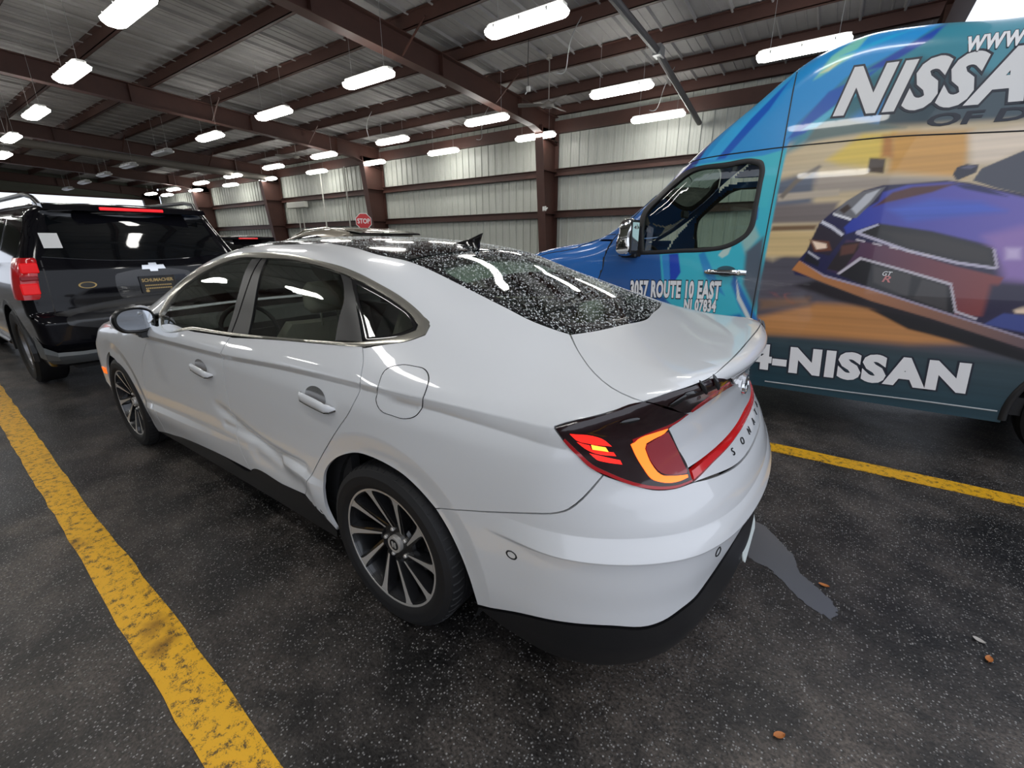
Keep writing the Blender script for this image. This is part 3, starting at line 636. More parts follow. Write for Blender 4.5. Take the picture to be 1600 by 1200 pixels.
# ---------------------------------------------------------------- white saloon
SED={
'quarter':[[2.62,0.74,0.98],[2.2,0.64,1.2],[1.85,0.55,1.37],[1.5,0.52,1.42],[1.1,0.505,1.44],[0.799,0.452,1.441],[0.605,0.477,1.425],[0.352,0.509,1.39],[0.234,0.49,1.372],[-0.018,0.48,1.296],[-0.259,0.498,1.223],[-0.41,0.51,1.179],[-0.48,0.501,1.161],[-0.522,0.489,1.15],[-0.615,0.591,1.115],[-0.698,0.663,1.085],[-0.767,0.703,1.067],[-0.835,0.724,1.057],[-0.864,0.728,1.054],[-0.781,0.796,1.022],[-0.702,0.841,0.995],[-0.677,0.853,0.984],[-0.678,0.855,0.981],[-0.701,0.85,0.954],[-0.733,0.836,0.917],[-0.771,0.819,0.88],[-0.798,0.801,0.857],[-0.747,0.851,0.776],[-0.73,0.861,0.759],[-0.705,0.872,0.745],[-0.64,0.889,0.727],[-0.475,0.902,0.677],[-0.361,0.908,0.643],[-0.265,0.901,0.608],[-0.195,0.903,0.657],[-0.124,0.905,0.691],[-0.046,0.907,0.707],[0.039,0.908,0.712],[0.113,0.907,0.706],[0.196,0.907,0.677],[0.288,0.908,0.623],[0.361,0.909,0.543],[0.391,0.907,0.442],[0.399,0.899,0.341],[0.365,0.888,0.254],[0.549,0.906,0.377],[0.451,0.918,0.507],[0.325,0.915,0.658],[0.203,0.919,0.786],[0.106,0.917,0.89],[0.07,0.901,0.954],[0.056,0.904,0.99],[0.081,0.865,1.05],[0.116,0.836,1.088],[0.02,0.804,1.109],[-0.06,0.773,1.125],[-0.104,0.741,1.144],[-0.095,0.708,1.169],[-0.042,0.686,1.195],[0.073,0.66,1.241],[0.245,0.649,1.297],[0.431,0.631,1.339],[0.659,0.611,1.367],[0.974,0.586,1.393],[1.208,0.582,1.397],[1.499,0.597,1.381],[1.669,0.634,1.341],[1.846,0.682,1.279],[1.948,0.768,1.174],[1.962,0.85,1.06],[2.2,0.87,1.0],[2.5,0.82,0.985]],
'reardoor':[[1.044,0.876,1.027],[0.671,0.858,1.057],[0.36,0.847,1.077],[0.121,0.832,1.093],[0.121,0.832,1.093],[0.081,0.865,1.05],[0.056,0.904,0.99],[0.07,0.901,0.954],[0.106,0.917,0.89],[0.203,0.919,0.786],[0.325,0.915,0.658],[0.451,0.918,0.507],[0.549,0.906,0.377],[0.729,0.905,0.364],[1.032,0.902,0.351],[1.06,0.9,0.335],[1.1,0.9,0.45],[1.12,0.9,0.6],[1.12,0.9,0.75],[1.1,0.9,0.9]],
'frontdoor':[[1.885,0.897,0.996],[1.419,0.884,1.015],[1.047,0.874,1.029],[1.1,0.9,0.9],[1.12,0.9,0.75],[1.12,0.9,0.6],[1.1,0.9,0.45],[1.06,0.9,0.335],[1.397,0.899,0.326],[1.908,0.894,0.287],[2.256,0.883,0.234],[2.272,0.89,0.26],[2.183,0.932,0.414],[2.325,0.915,0.48],[2.327,0.916,0.599],[2.275,0.916,0.706],[2.147,0.913,0.834]],
'fender':[[1.885,0.897,0.996],[2.147,0.913,0.834],[2.275,0.916,0.706],[2.327,0.916,0.599],[2.325,0.915,0.48],[2.183,0.932,0.414],[2.272,0.89,0.26],[2.256,0.883,0.234],[2.483,0.87,0.186],[2.455,0.898,0.304],[2.501,0.906,0.391],[2.566,0.906,0.467],[2.647,0.908,0.545],[2.745,0.909,0.599],[2.853,0.909,0.662],[2.952,0.908,0.681],[2.9396453323644702,0.91,0.7068814431212913],[3.0000935242991824,0.91,0.6851357786309007],[3.0560844167590737,0.91,0.6536416872191879],[3.1060591198599425,0.91,0.6132760225735459],[3.148626245543709,0.91,0.5651626393696296],[3.182600646392415,0.91,0.5106411030809678],[3.2070364123217954,0.91,0.4512293940014523],[3.2212532064655046,0.91,0.38858164386962524],[3.3,0.9,0.42],[3.36,0.9,0.7],[3.3,0.85,0.8],[3.0,0.8,0.93],[2.75,0.78,0.97],[2.5,0.8,1.0]],
'bumper':[[-0.265,0.901,0.608],[-0.361,0.908,0.643],[-0.475,0.902,0.677],[-0.64,0.889,0.727],[-0.705,0.872,0.745],[-0.73,0.861,0.759],[-0.747,0.851,0.776],[-0.798,0.801,0.857],[-0.848,0.756,0.829],[-0.901,0.698,0.798],[-0.945,0.627,0.782],[-0.975,0.555,0.775],[-1.03,0.5,0.765],[-1.05,0.3,0.735],[-1.05,0.0,0.73],[-1.1,0.0,0.535],[-1.1,0.2,0.53],[-1.09,0.33,0.512],[-1.072,0.447,0.474],[-1.051,0.517,0.437],[-1.033,0.572,0.409],[-1.006,0.637,0.395],[-0.969,0.696,0.375],[-0.938,0.734,0.37],[-0.851,0.808,0.385],[-0.69,0.873,0.368],[-0.413,0.881,0.278],[-0.387,0.891,0.391],[-0.354,0.895,0.475],[-0.314,0.899,0.547]],
'diffuser':[[-0.411,0.88,0.267],[-0.69,0.873,0.36],[-0.851,0.808,0.378],[-0.938,0.733,0.362],[-0.972,0.692,0.368],[-1.009,0.631,0.387],[-1.036,0.563,0.398],[-1.054,0.504,0.425],[-1.074,0.427,0.457],[-1.09,0.33,0.508],[-1.1,0.2,0.526],[-1.1,0.0,0.531],[-1.06,0.0,0.18],[-1.04,0.3,0.18],[-1.0,0.45,0.18],[-0.93,0.62,0.18],[-0.8,0.74,0.19],[-0.6,0.84,0.205],[-0.47,0.87,0.24]],
'skirt':[[0.371,0.886,0.243],[0.449,0.903,0.34],[0.552,0.905,0.369],[0.729,0.905,0.364],[1.032,0.902,0.351],[1.06,0.9,0.333],[1.397,0.899,0.326],[1.908,0.894,0.287],[2.256,0.883,0.234],[2.44,0.85,0.19],[1.5,0.85,0.19],[0.4,0.85,0.19]],
'trunktop':[[-0.6,0.0,1.13],[-0.587,0.168,1.14],[-0.564,0.341,1.144],[-0.527,0.489,1.149],[-0.615,0.591,1.115],[-0.698,0.663,1.085],[-0.767,0.703,1.067],[-0.835,0.724,1.057],[-0.864,0.728,1.054],[-0.904,0.683,1.069],[-0.948,0.607,1.079],[-0.983,0.528,1.086],[-0.991,0.41,1.092],[-0.999,0.2,1.096],[-1.003,0.0,1.098]],
'lip':[[-1.003,0.0,1.098],[-0.999,0.2,1.096],[-0.991,0.41,1.092],[-0.983,0.528,1.086],[-1.013,0.45,1.066],[-1.024,0.39,1.06],[-1.035,0.32,1.058],[-1.05,0.18,1.056],[-1.06,0.0,1.056]],
'trunkrear':[[-1.055,0.0,1.051],[-1.045,0.18,1.051],[-1.03,0.32,1.053],[-1.022,0.385,1.055],[-0.999,0.229,0.992],[-0.986,0.354,1.002],[-0.965,0.443,0.993],[-0.934,0.544,0.977],[-0.916,0.59,0.961],[-0.904,0.62,0.95],[-0.922,0.587,0.891],[-0.956,0.551,0.811],[-0.98,0.45,0.814],[-1.0,0.3,0.818],[-1.02,0.15,0.826],[-1.0,0.0,0.832]],
'trunklow':[[-1.02,0.0,0.8],[-1.02,0.15,0.797],[-1.0,0.3,0.79],[-0.98,0.43,0.785],[-0.976,0.552,0.774],[-1.03,0.5,0.769],[-1.05,0.3,0.739],[-1.05,0.0,0.734]],
'lamp':[[-0.678,0.854,0.983],[-0.702,0.841,0.995],[-0.781,0.796,1.022],[-0.863,0.729,1.053],[-0.905,0.672,1.029],[-0.933,0.549,0.979],[-0.916,0.59,0.961],[-0.904,0.62,0.95],[-0.922,0.587,0.891],[-0.956,0.552,0.81],[-0.972,0.558,0.778],[-0.945,0.627,0.782],[-0.901,0.698,0.798],[-0.848,0.756,0.829],[-0.802,0.797,0.858],[-0.771,0.819,0.88],[-0.733,0.836,0.917],[-0.701,0.85,0.954]],
'lamptrunk':[[-0.868,0.726,1.054],[-0.904,0.684,1.069],[-0.948,0.608,1.078],[-0.979,0.515,1.081],[-1.007,0.384,1.047],[-1.0,0.233,0.994],[-0.986,0.354,1.002],[-0.965,0.443,0.993],[-0.937,0.536,0.979],[-0.908,0.666,1.03]],
'lampred':[[-0.842,0.735,0.947],[-0.879,0.674,0.959],[-0.904,0.622,0.964],[-0.934,0.544,0.977],[-0.916,0.59,0.961],[-0.9,0.63,0.954],[-0.874,0.684,0.952],[-0.853,0.719,0.945],[-0.845,0.732,0.934]],
'lampred2':[[-0.938,0.538,0.985],[-0.966,0.475,1.011],[-0.987,0.417,1.026],[-1.004,0.383,1.042],[-1.0,0.233,0.994],[-0.986,0.354,1.002],[-0.965,0.443,0.993],[-0.938,0.528,0.977]],
'bar':[[-1.0,0.0,0.83],[-1.02,0.15,0.824],[-1.0,0.3,0.816],[-0.98,0.45,0.812],[-0.961,0.546,0.804],[-0.974,0.552,0.778],[-0.98,0.43,0.787],[-1.0,0.3,0.792],[-1.02,0.15,0.799],[-1.0,0.0,0.802]],
'cshape':[[-0.841,0.739,0.933],[-0.858,0.712,0.948],[-0.879,0.674,0.952],[-0.902,0.625,0.953],[-0.9,0.629,0.948],[-0.881,0.674,0.935],[-0.868,0.697,0.928],[-0.867,0.701,0.914],[-0.884,0.686,0.866],[-0.905,0.665,0.831],[-0.93,0.623,0.814],[-0.956,0.568,0.8],[-0.959,0.571,0.792],[-0.946,0.608,0.793],[-0.912,0.669,0.808],[-0.891,0.696,0.826],[-0.872,0.711,0.858],[-0.853,0.727,0.898]],
'pink':[[-0.87,0.696,0.924],[-0.882,0.672,0.931],[-0.903,0.624,0.943],[-0.92,0.592,0.89],[-0.953,0.562,0.809],[-0.954,0.57,0.803],[-0.929,0.622,0.815],[-0.906,0.662,0.833],[-0.885,0.684,0.867],[-0.869,0.699,0.912]],
'slat1':[[-0.716,0.843,0.972],[-0.766,0.813,0.968],[-0.793,0.791,0.952],[-0.806,0.78,0.935],[-0.762,0.817,0.945],[-0.731,0.836,0.955]],
'slat2':[[-0.733,0.835,0.95],[-0.762,0.817,0.941],[-0.766,0.815,0.93],[-0.811,0.776,0.918],[-0.817,0.772,0.906],[-0.774,0.808,0.917],[-0.749,0.826,0.934]],
'amber':[[-0.764,0.816,0.943],[-0.794,0.791,0.934],[-0.8,0.786,0.921],[-0.767,0.814,0.93]],
'slat3':[[-0.761,0.818,0.919],[-0.825,0.764,0.894],[-0.83,0.761,0.881],[-0.793,0.798,0.894],[-0.779,0.809,0.9]],
'lowred':[[-0.701,0.85,0.951],[-0.733,0.837,0.914],[-0.771,0.819,0.876],[-0.802,0.797,0.857],[-0.849,0.757,0.826],[-0.901,0.698,0.797],[-0.945,0.628,0.781],[-0.971,0.562,0.777],[-0.969,0.557,0.783],[-0.943,0.623,0.788],[-0.899,0.694,0.806],[-0.85,0.752,0.835],[-0.803,0.794,0.867],[-0.772,0.816,0.888],[-0.735,0.834,0.926],[-0.705,0.848,0.958]],
'fuel':[[-0.036,0.869,1.037],[-0.079,0.846,1.057],[-0.142,0.836,1.061],[-0.197,0.836,1.055],[-0.227,0.856,1.035],[-0.238,0.89,0.995],[-0.222,0.89,0.948],[-0.206,0.9,0.925],[-0.171,0.907,0.909],[-0.101,0.911,0.906],[-0.042,0.911,0.915],[-0.02,0.904,0.941],[-0.036,0.902,0.991]],
'chO':[[1.869,0.892,1.004],[1.426,0.88,1.02],[1.052,0.871,1.034],[0.671,0.858,1.057],[0.36,0.847,1.077],[0.121,0.832,1.093],[0.02,0.804,1.109],[-0.06,0.773,1.125],[-0.104,0.741,1.144],[-0.095,0.708,1.169],[-0.042,0.686,1.195],[0.073,0.66,1.241],[0.245,0.649,1.297],[0.431,0.631,1.339],[0.659,0.611,1.367],[0.974,0.586,1.393],[1.208,0.582,1.397],[1.499,0.597,1.381],[1.669,0.634,1.341],[1.846,0.682,1.279],[1.948,0.768,1.174],[1.962,0.85,1.06]],
'chI':[[1.851,0.887,1.011],[1.445,0.87,1.033],[1.102,0.864,1.043],[0.679,0.853,1.065],[0.369,0.84,1.086],[0.13,0.821,1.106],[0.046,0.795,1.121],[-0.022,0.766,1.137],[-0.059,0.739,1.153],[-0.056,0.721,1.167],[-0.015,0.704,1.188],[0.096,0.681,1.233],[0.248,0.67,1.282],[0.392,0.659,1.314],[0.618,0.634,1.347],[0.911,0.615,1.371],[1.132,0.616,1.372],[1.403,0.621,1.366],[1.571,0.658,1.327],[1.729,0.706,1.266],[1.873,0.775,1.168],[1.923,0.854,1.055]],
'glF':[[1.777,0.879,1.022],[1.446,0.869,1.035],[1.102,0.864,1.043],[1.236,0.622,1.367],[1.399,0.623,1.365],[1.568,0.659,1.326],[1.726,0.708,1.265],[1.863,0.776,1.167],[1.896,0.796,1.136]],
'glF0':[[1.862,0.887,1.012],[1.789,0.882,1.018],[1.901,0.803,1.126],[1.926,0.853,1.056]],
'bpil1':[[1.101,0.865,1.041],[1.06,0.864,1.043],[1.161,0.611,1.376],[1.245,0.621,1.369]],
'bpil2':[[1.053,0.865,1.042],[0.904,0.86,1.05],[1.102,0.615,1.372],[1.152,0.613,1.375]],
'glR':[[0.909,0.859,1.053],[0.679,0.853,1.065],[0.369,0.84,1.086],[0.282,0.835,1.094],[0.321,0.779,1.173],[0.333,0.747,1.218],[0.381,0.703,1.272],[0.463,0.653,1.324],[0.618,0.634,1.347],[0.911,0.615,1.371],[1.105,0.615,1.372]],
'cpil':[[0.284,0.835,1.094],[0.133,0.822,1.106],[0.226,0.76,1.191],[0.397,0.659,1.315],[0.466,0.652,1.325],[0.381,0.703,1.272],[0.333,0.747,1.218],[0.321,0.779,1.173]],
'glQ':[[0.129,0.821,1.107],[0.046,0.795,1.121],[-0.022,0.766,1.137],[-0.059,0.739,1.153],[-0.056,0.721,1.167],[-0.015,0.704,1.188],[0.096,0.681,1.233],[0.248,0.67,1.282],[0.391,0.659,1.314],[0.223,0.759,1.191]],
'glQi':[[0.119,0.806,1.122],[0.056,0.786,1.132],[-0.006,0.757,1.148],[-0.036,0.732,1.163],[-0.0,0.711,1.186],[0.097,0.693,1.224],[0.232,0.685,1.266],[0.33,0.678,1.29],[0.205,0.756,1.192]],
'rearglass':[[-0.6,0.0,1.12],[-0.587,0.168,1.14],[-0.564,0.341,1.144],[-0.524,0.482,1.151],[-0.478,0.497,1.162],[-0.408,0.506,1.181],[-0.257,0.494,1.224],[-0.016,0.478,1.297],[0.228,0.489,1.37],[0.216,0.287,1.396],[0.208,0.092,1.405],[0.2,0.0,1.4]],
'roof':[[0.205,0.0,1.4],[0.211,0.089,1.406],[0.22,0.283,1.397],[0.235,0.486,1.373],[0.352,0.509,1.39],[0.605,0.477,1.425],[0.799,0.452,1.441],[1.1,0.505,1.44],[1.5,0.52,1.42],[1.74,0.45,1.41],[1.79,0.2,1.42],[1.8,0.0,1.42]],
'wind':[[1.81,0.0,1.4],[1.8,0.2,1.4],[1.75,0.45,1.4],[1.85,0.55,1.37],[2.2,0.64,1.2],[2.6,0.735,0.99],[2.7,0.4,1.0],[2.74,0.0,1.0]],
'hood':[[2.76,0.0,1.0],[2.72,0.4,1.0],[2.62,0.74,0.98],[2.75,0.775,0.97],[3.0,0.79,0.93],[3.3,0.83,0.8],[3.5,0.7,0.8],[3.7,0.4,0.8],[3.74,0.0,0.8]],
'fbumper':[[3.75,0.0,0.75],[3.7,0.4,0.78],[3.5,0.7,0.78],[3.31,0.86,0.78],[3.36,0.9,0.7],[3.3,0.9,0.42],[3.22,0.9,0.38],[3.23,0.9,0.2],[3.6,0.7,0.2],[3.8,0.0,0.2]],
}

wpaint=MAT('white_paint',(.68,.69,.70),.32,coat=.9)
gl_black=MAT('gloss_black',(.006,.006,.007),.12,coat=.6)
satin=MAT('satin_black_plastic',(.009,.009,.010),.34)
chrome=MAT('chrome',(.78,.78,.78),.08,1)
dchrome=MAT('satin_chrome',(.60,.58,.51),.2,.85)
rubber=MAT('tyre_rubber',(.007,.007,.008),.65)
silver=MAT('machined_alloy',(.62,.60,.57),.36,.55)
bkalloy=MAT('black_alloy',(.010,.010,.011),.25,coat=.5)
sglass=glass('side_glass',(.84,.93,.87),.02)
rglass=glass('rear_glass',(.74,.92,.82),.01)
seatm=MAT('seat_cloth',(.34,.31,.26),.8); seatd=MAT('dark_trim',(.02,.02,.022),.7); headl=MAT('headliner',(.30,.29,.27),.8)
lens_red=MAT('red_lens',(.42,.006,.010),.12,coat=.6); lens_dark=MAT('smoked_lens',(.014,.003,.004),.12,coat=.5)
lit_red=MAT('lit_red',(.6,.01,.008),.3,emit=(1,.016,.010),es=1.1)
lit_amber=MAT('lit_orange',(.8,.15,.02),.3,emit=(1,.13,.015),es=1.5)
lit_yel=MAT('lit_amber',(.8,.3,.02),.3,emit=(1,.30,.03),es=2.2)
pinkl=MAT('red_clear_lens',(.33,.035,.045),.15,coat=.5)
dropm=MAT('water_drop',(.72,.76,.76),.15,coat=.2); 
car=thing('saloon_car','white four-door saloon with black glass roof, dented rear door and lit tail lamp','car')
def arr(k): return SED[k]
P_=lambda name,mode,k,mat,**kw: panel(name,mode,arr(k) if isinstance(k,str) else k,sedan,mat,kw.pop('parent',car),**kw)
# crease lines keep the mesh dense where the door skin bends
ex=[]
for x in np.arange(-.9,3.4,.012):
    for dz in (.0035,-.0035): ex.append((x,float(BT(x))+dz)); ex.append((x,float(BT(x)-BH(x))+dz))
    for dz in (.003,-.005,-.018,-.031,-.037): ex.append((x,float(LT(x))+dz))
for cx in (0,2.84):
    for r in (.450,.456,.471,.478):
        for a in np.arange(-.1,math.pi+.1,.026): ex.append((cx+r*math.cos(a),.335+r*math.sin(a)))
ex=np.array(ex)
exq=[]
X,_=fromparam('S',ex[(ex[:,0]<.75)],sedan); exq.append(toparam('Q',X))
for y in np.arange(0,.66,.012):
    zl=.57+.052*float(sstep(.3,.88,np.array(y)))
    exq.append(('R',y,zl))
Y_=[e for e in exq if isinstance(e,tuple)]; L_=[e for e in exq if not isinstance(e,tuple)]
bq=[]; ln=np.arange(-1.32,1.32,.007); la=np.zeros(len(ln)); yy=np.full(len(ln),.5)
for it in range(6):
    zl=.57+.052*sstep(.3,.88,yy); X,_=fromparam('Q',np.stack([ln,la],1),sedan); r=np.hypot(X[:,0]-QC[0],X[:,1]); la=np.arctan2(zl-QC[2],r); yy=np.abs(X[:,1])
for dz in (.064,.060,.03,.0025,-.0015,-.006,-.0125,-.017,-.03): bq+=list(zip(ln,np.arctan2(zl+dz-QC[2],r)))
exq=np.concatenate(L_+[np.array(bq)])
both=[]
q=P_('quarter_panel','Q','quarter',wpaint,step=.02,ang=28,extra=exq); both.append(q)
fd=P_('front_door','S','frontdoor',wpaint,step=.018,extra=ex); rd=P_('rear_door','S','reardoor',wpaint,step=.014,extra=ex)
fe=P_('front_fender','S','fender',wpaint,step=.024,extra=ex)
both+=[fe]
bu=P_('rear_bumper','Q','bumper',wpaint,half=True,step=.016,extra=exq)
tl=P_('trunk_lid','Q','trunktop',wpaint,half=True,step=.02,gap=.001,lip=.022)
P_('spoiler_lip','Q','lip',wpaint,half=True,step=.012,lip=.03,gap=.0002)
tr=P_('trunk_panel','Q','trunkrear',wpaint,half=True,step=.018,parent=tl)
P_('trunk_lower_edge','Q','trunklow',wpaint,half=True,step=.016,parent=tl,gap=.0005,lip=.03)
df=P_('rear_diffuser','Q','diffuser',satin,half=True,step=.022)
sk=P_('side_skirt','S','skirt',satin,step=.03); both.append(sk)
P_('hood','T','hood',wpaint,half=True,step=.04); P_('front_bumper','F','fbumper',wpaint,half=True,step=.05)
P_('windscreen','T','wind',sglass,half=True,step=.04,lip=0)
# roof glass
roofg=MAT('black_roof_glass',(.008,.009,.010),.10,coat=.5)
P_('roof_panel','T','roof',roofg,half=True,step=.035,off=-.001)
rw=P_('rear_window','T','rearglass',rglass,half=True,step=.03,lip=0,off=-.003)
half=arr('rearglass'); U=[(p[0],p[1]) for p in half]; Uf=U+[(x,-y) for x,y in U[::-1][1:-1]]
inn=[(-.545,0),(-.52,.2),(-.485,.34),(-.44,.42),(-.33,.45),(-.1,.445),(.08,.435),(.125,.41),(.135,.2),(.137,0)]
inf=inn+[(x,-y) for x,y in inn[::-1][1:-1]]
ring('black_border','T',[(x,y,0) for x,y in Uf],[(x,y,0) for x,y in inf],sedan,gl_black,rw,n=240,off=-.0035,lip=.002)
# heater lines behind the glass
# side windows
def addboth(o): both.append(o); return o
addboth(ring('window_trim','S',arr('chO'),arr('chI'),sedan,dchrome,car,n=220,off=.002,lip=.015))
addboth(P_('door_window','S','glF',sglass,lip=0,off=-.007,parent=car)); addboth(P_('corner_window','S','glF0',sglass,lip=0,off=-.007))
addboth(P_('pillar_trim','S','bpil1',satin,off=-.002,step=.03)); addboth(P_('pillar_trim','S','bpil2',satin,off=-.002,step=.03)); addboth(P_('pillar_trim','S','cpil',satin,off=-.002,step=.03))
addboth(P_('rear_door_window','S','glR',sglass,lip=0,off=-.007))
addboth(P_('pillar_trim','S',[(.165,0,1.33),(.085,0,1.085),(.0,0,1.085),(.12,0,1.325)],satin,off=-.006,step=.03,lip=0))
qg=addboth(P_('quarter_window','S','glQi',sglass,lip=0,off=-.004)); 
ring('glass_border','S',arr('glQ'),arr('glQi'),sedan,gl_black,qg,n=90,off=-.003,lip=.004)
# fuel door, sitting a hair proud over its dark gap
fo=smoothpoly(toparam('S',arr('fuel')),.02,80); cf=fo.mean(0); gapm=MAT('panel_gap',(.01,.01,.01),.8)
fg=ring('fuel_door_gap','S',[(x,0,z) for x,z in cf+(fo-cf)*1.012],[(x,0,z) for x,z in cf+(fo-cf)*.985],sedan,gapm,car,n=90,off=.0008,lip=.004)
P_('fuel_door','S',[(x,0,z) for x,z in cf+(fo-cf)*.985],wpaint,off=.0015,step=.02,smooth=False,gap=0,lip=.003)
# ---- tail lamp
def lamp(k,name,mat,parent,off=.004,step=.012,**kw): return P_(name,'Q',k,mat,parent=parent,off=off,step=step,lip=kw.pop('lip',.003),gap=kw.pop('gap',.0005),**kw)
tlp=P_('tail_lamp','Q','lamp',lens_dark,off=.003,step=.014,lip=.03,gap=.001)
lamp('cshape','lamp_c_light',lit_amber,tlp,.0055); lamp('pink','lamp_red_field',pinkl,tlp,.005)
lamp('slat1','lamp_slat',lit_red,tlp,.0052); lamp('slat2','lamp_slat',lit_red,tlp,.0052); lamp('slat3','lamp_slat',lit_red,tlp,.0052)
lamp('amber','lamp_turn_signal',lit_yel,tlp,.0065); lamp('lampred','lamp_edge',lens_red,tlp,.005); lamp('lowred','lamp_lower_edge',lens_red,tlp,.005)
tl2=P_('trunk_lamp','Q','lamptrunk',lens_dark,off=.003,step=.014,lip=.03,gap=.001); lamp('lampred2','lamp_edge',lens_red,tl2,.005)
both+=[tlp,tl2]
# the five vortex fins on the dark top strip
for k,c in ((tlp,(-.841,.756,1.008)),(tl2,(-.935,.66,1.053)),(tl2,(-.959,.622,1.066)),(tl2,(-.977,.576,1.072)),(tl2,(-.996,.513,1.073))):
    X,_=fromparam('Q',toparam('Q',[c]),sedan)
    X=X[0]; N=grad(sedan,X[None])[0]; t=np.array([-.85,.1,-.12]); t-=N*(t@N); t/=np.linalg.norm(t); b=np.cross(N,t)
    V=[];F=[];n=9
    for u in np.linspace(-1,1,n):
        wv=.006*math.sqrt(max(0,1-u*u))+.0004; hh=.009*math.sqrt(max(0,1-u*u))
        for s,hz in ((-1,0.0035),(0,hh+.0045),(1,.0035)): V.append(X+t*u*.028+b*s*wv+N*hz)
    for j in range(n-1):
        for s in (0,1): F.append((j*3+s,j*3+3+s,j*3+4+s,j*3+1+s))
    o=mesh('vortex_fin',V,F,gl_black,k,smooth=True)
P_('light_bar','Q','bar',MAT('light_bar_lens',(.42,.008,.012),.12,coat=.6,emit=(1,.02,.015),es=.12),half=True,off=.004,step=.012,lip=.02)
# ---- badge, lettering
X,_=fromparam('R',np.array([[0,.932]]),sedan); X=X[0]; N=grad(sedan,X[None])[0]
def onrear(y,z): 
    X,_=fromparam('R',np.array([[y,z]]),sedan); return X[0],grad(sedan,X)[0]
X,N=onrear(0,.932)
xa=np.array([0,-1.,0]); ya=np.cross(N,xa); M=frame(X+N*.001,xa,ya)
def xform(V,M): return (np.c_[np.array(V,float),np.ones(len(V))]@M.T)[:,:3]
bd=MB()
V=[];n=36
for k in range(n):
    a=2*math.pi*k/n
    for (rx,ry,h) in ((.062,.036,0),(.060,.034,.008),(.054,.028,.008),(.052,.026,.002)): V.append((rx*math.cos(a),ry*math.sin(a),h))
F=[((k*4+j),((k+1)%n)*4+j,((k+1)%n)*4+j+1,k*4+j+1) for k in range(n) for j in range(3)]
eo=mesh('emblem',xform(V,M),F,chrome,tl); shade(eo,50)
m=MB(); m.prism([(-.030,-.022),(-.018,-.027),(-.006,.002),(-.012,.012),(-.018,.022),(-.028,.019)],.001,.007,'z'); m.prism([(.030,.022),(.018,.027),(.006,-.002),(.012,-.012),(.018,-.022),(.028,-.019)],.001,.007,'z'); m.prism([(-.012,-.006),(.012,-.001),(.012,.006),(-.012,.001)],.001,.007,'z')
mesh('emblem_letter',xform(m.V,M),m.F,chrome,eo)
dl=MAT('dark_letters',(.05,.05,.055),.25,.7)
for ch,y in zip('SONATA',(.275,.165,.055,-.055,-.165,-.275)):
    X,N=onrear(y,.772); xa=np.cross(np.array([0,0,1.]),N); xa/=np.linalg.norm(xa); ya=np.cross(N,xa)
    text('badge_letter',ch,.036,dl,tl,frame(X+N*.001,xa,ya),.002,sx=1.25)
for nm,px in (('parking_sensor',(-.566,.897,.561)),):
    for s in (1,-1):
        U=toparam('Q',[(px[0],s*px[1],px[2])])[0]; V=[U+np.array([math.cos(a),math.sin(a)])*.011 for a in np.linspace(0,2*math.pi,20,endpoint=False)]
        X,_=fromparam('Q',np.array(V),sedan); 
        ring('parking_sensor','Q',[U+.012*np.array([math.cos(a),math.sin(a)]) for a in np.linspace(0,2*math.pi,16,endpoint=False)],[U+.0085*np.array([math.cos(a),math.sin(a)]) for a in np.linspace(0,2*math.pi,16,endpoint=False)],sedan,gapm,bu,n=24,off=.0006,lip=.002,param=True)
U=toparam('Q',[(-1.063,.5,.535)])[0]
ring('parking_sensor','Q',[U+.012*np.array([math.cos(a),math.sin(a)]) for a in np.linspace(0,2*math.pi,16,endpoint=False)],[U+.0085*np.array([math.cos(a),math.sin(a)]) for a in np.linspace(0,2*math.pi,16,endpoint=False)],sedan,gapm,bu,n=24,off=.0006,lip=.002,param=True)
# ---- door handles: bar over a scooped cup
def handle(x,z,door):
    pts=[];N0=None
    us=np.linspace(-1,1,13); ctr,_=fromparam('S',np.stack([x+us*.115,z+.012*us],1),sedan); N=grad(sedan,ctr)
    V=[];F=[];n=10
    for i,u in enumerate(us):
        e=max(0,1-abs(u)**3)**.5; hw=.004+.017*e; out=.006+.026*min(1,(1-abs(u))*4)
        for k in range(n):
            a=2*math.pi*k/n; V.append(ctr[i]+N[i]*(out-.010+.010*math.sin(a)*(.4+.6*e))+np.array([0,0,1])*hw*math.cos(a))
    for i in range(len(us)-1):
        for k in range(n): F.append((i*n+k,i*n+(k+1)%n,(i+1)*n+(k+1)%n,(i+1)*n+k))
    F.append(tuple(range(n))); F.append(tuple((len(us)-1)*n+k for k in range(n))[::-1])
    o=mesh('door_handle',V,F,wpaint,door); shade(o,50)
    # chrome strip along the lower edge
    m=MB().tube([ctr[i]+N[i]*(.006+.026*min(1,(1-abs(u))*4)-.010+.004)+np.array([0,0,-.0165*(max(0,1-abs(u)**3)**.5)-.003]) for i,u in enumerate(us)],.0035,6); mesh('handle_trim',m.V,m.F,chrome,door)
    # cup
    cx_,cz_=x+.01,z+.014; A=np.linspace(0,2*math.pi,28,endpoint=False); V=[];F=[]
    for r,dp in ((1,.0015),(.85,-.006),(.5,-.02),(.02,-.024)):
        U=np.stack([cx_+.068*r*np.cos(A),cz_+.040*r*np.sin(A)],1); X,_=fromparam('S',U,sedan); G=grad(sedan,X); V+=list(X+G*(.0015 if r==1 else .0012-0*dp))
    for j in range(3):
        for k in range(28): F.append((j*28+k,j*28+(k+1)%28,(j+1)*28+(k+1)%28,(j+1)*28+k))
    p=np.array(V); q=np.cross(p[F[0][1]]-p[F[0][0]],p[F[0][3]]-p[F[0][0]])
    if q[1]<0: F=[f[::-1] for f in F]
    o=mesh('handle_cup',V,F,cupm,door,smooth=True)
cupm=MAT('shaded_cup_chrome',(.62,.62,.63),.18,.85)
handle(1.355,.828,fd); handle(.319,.872,rd)
both=[fd,rd]+both
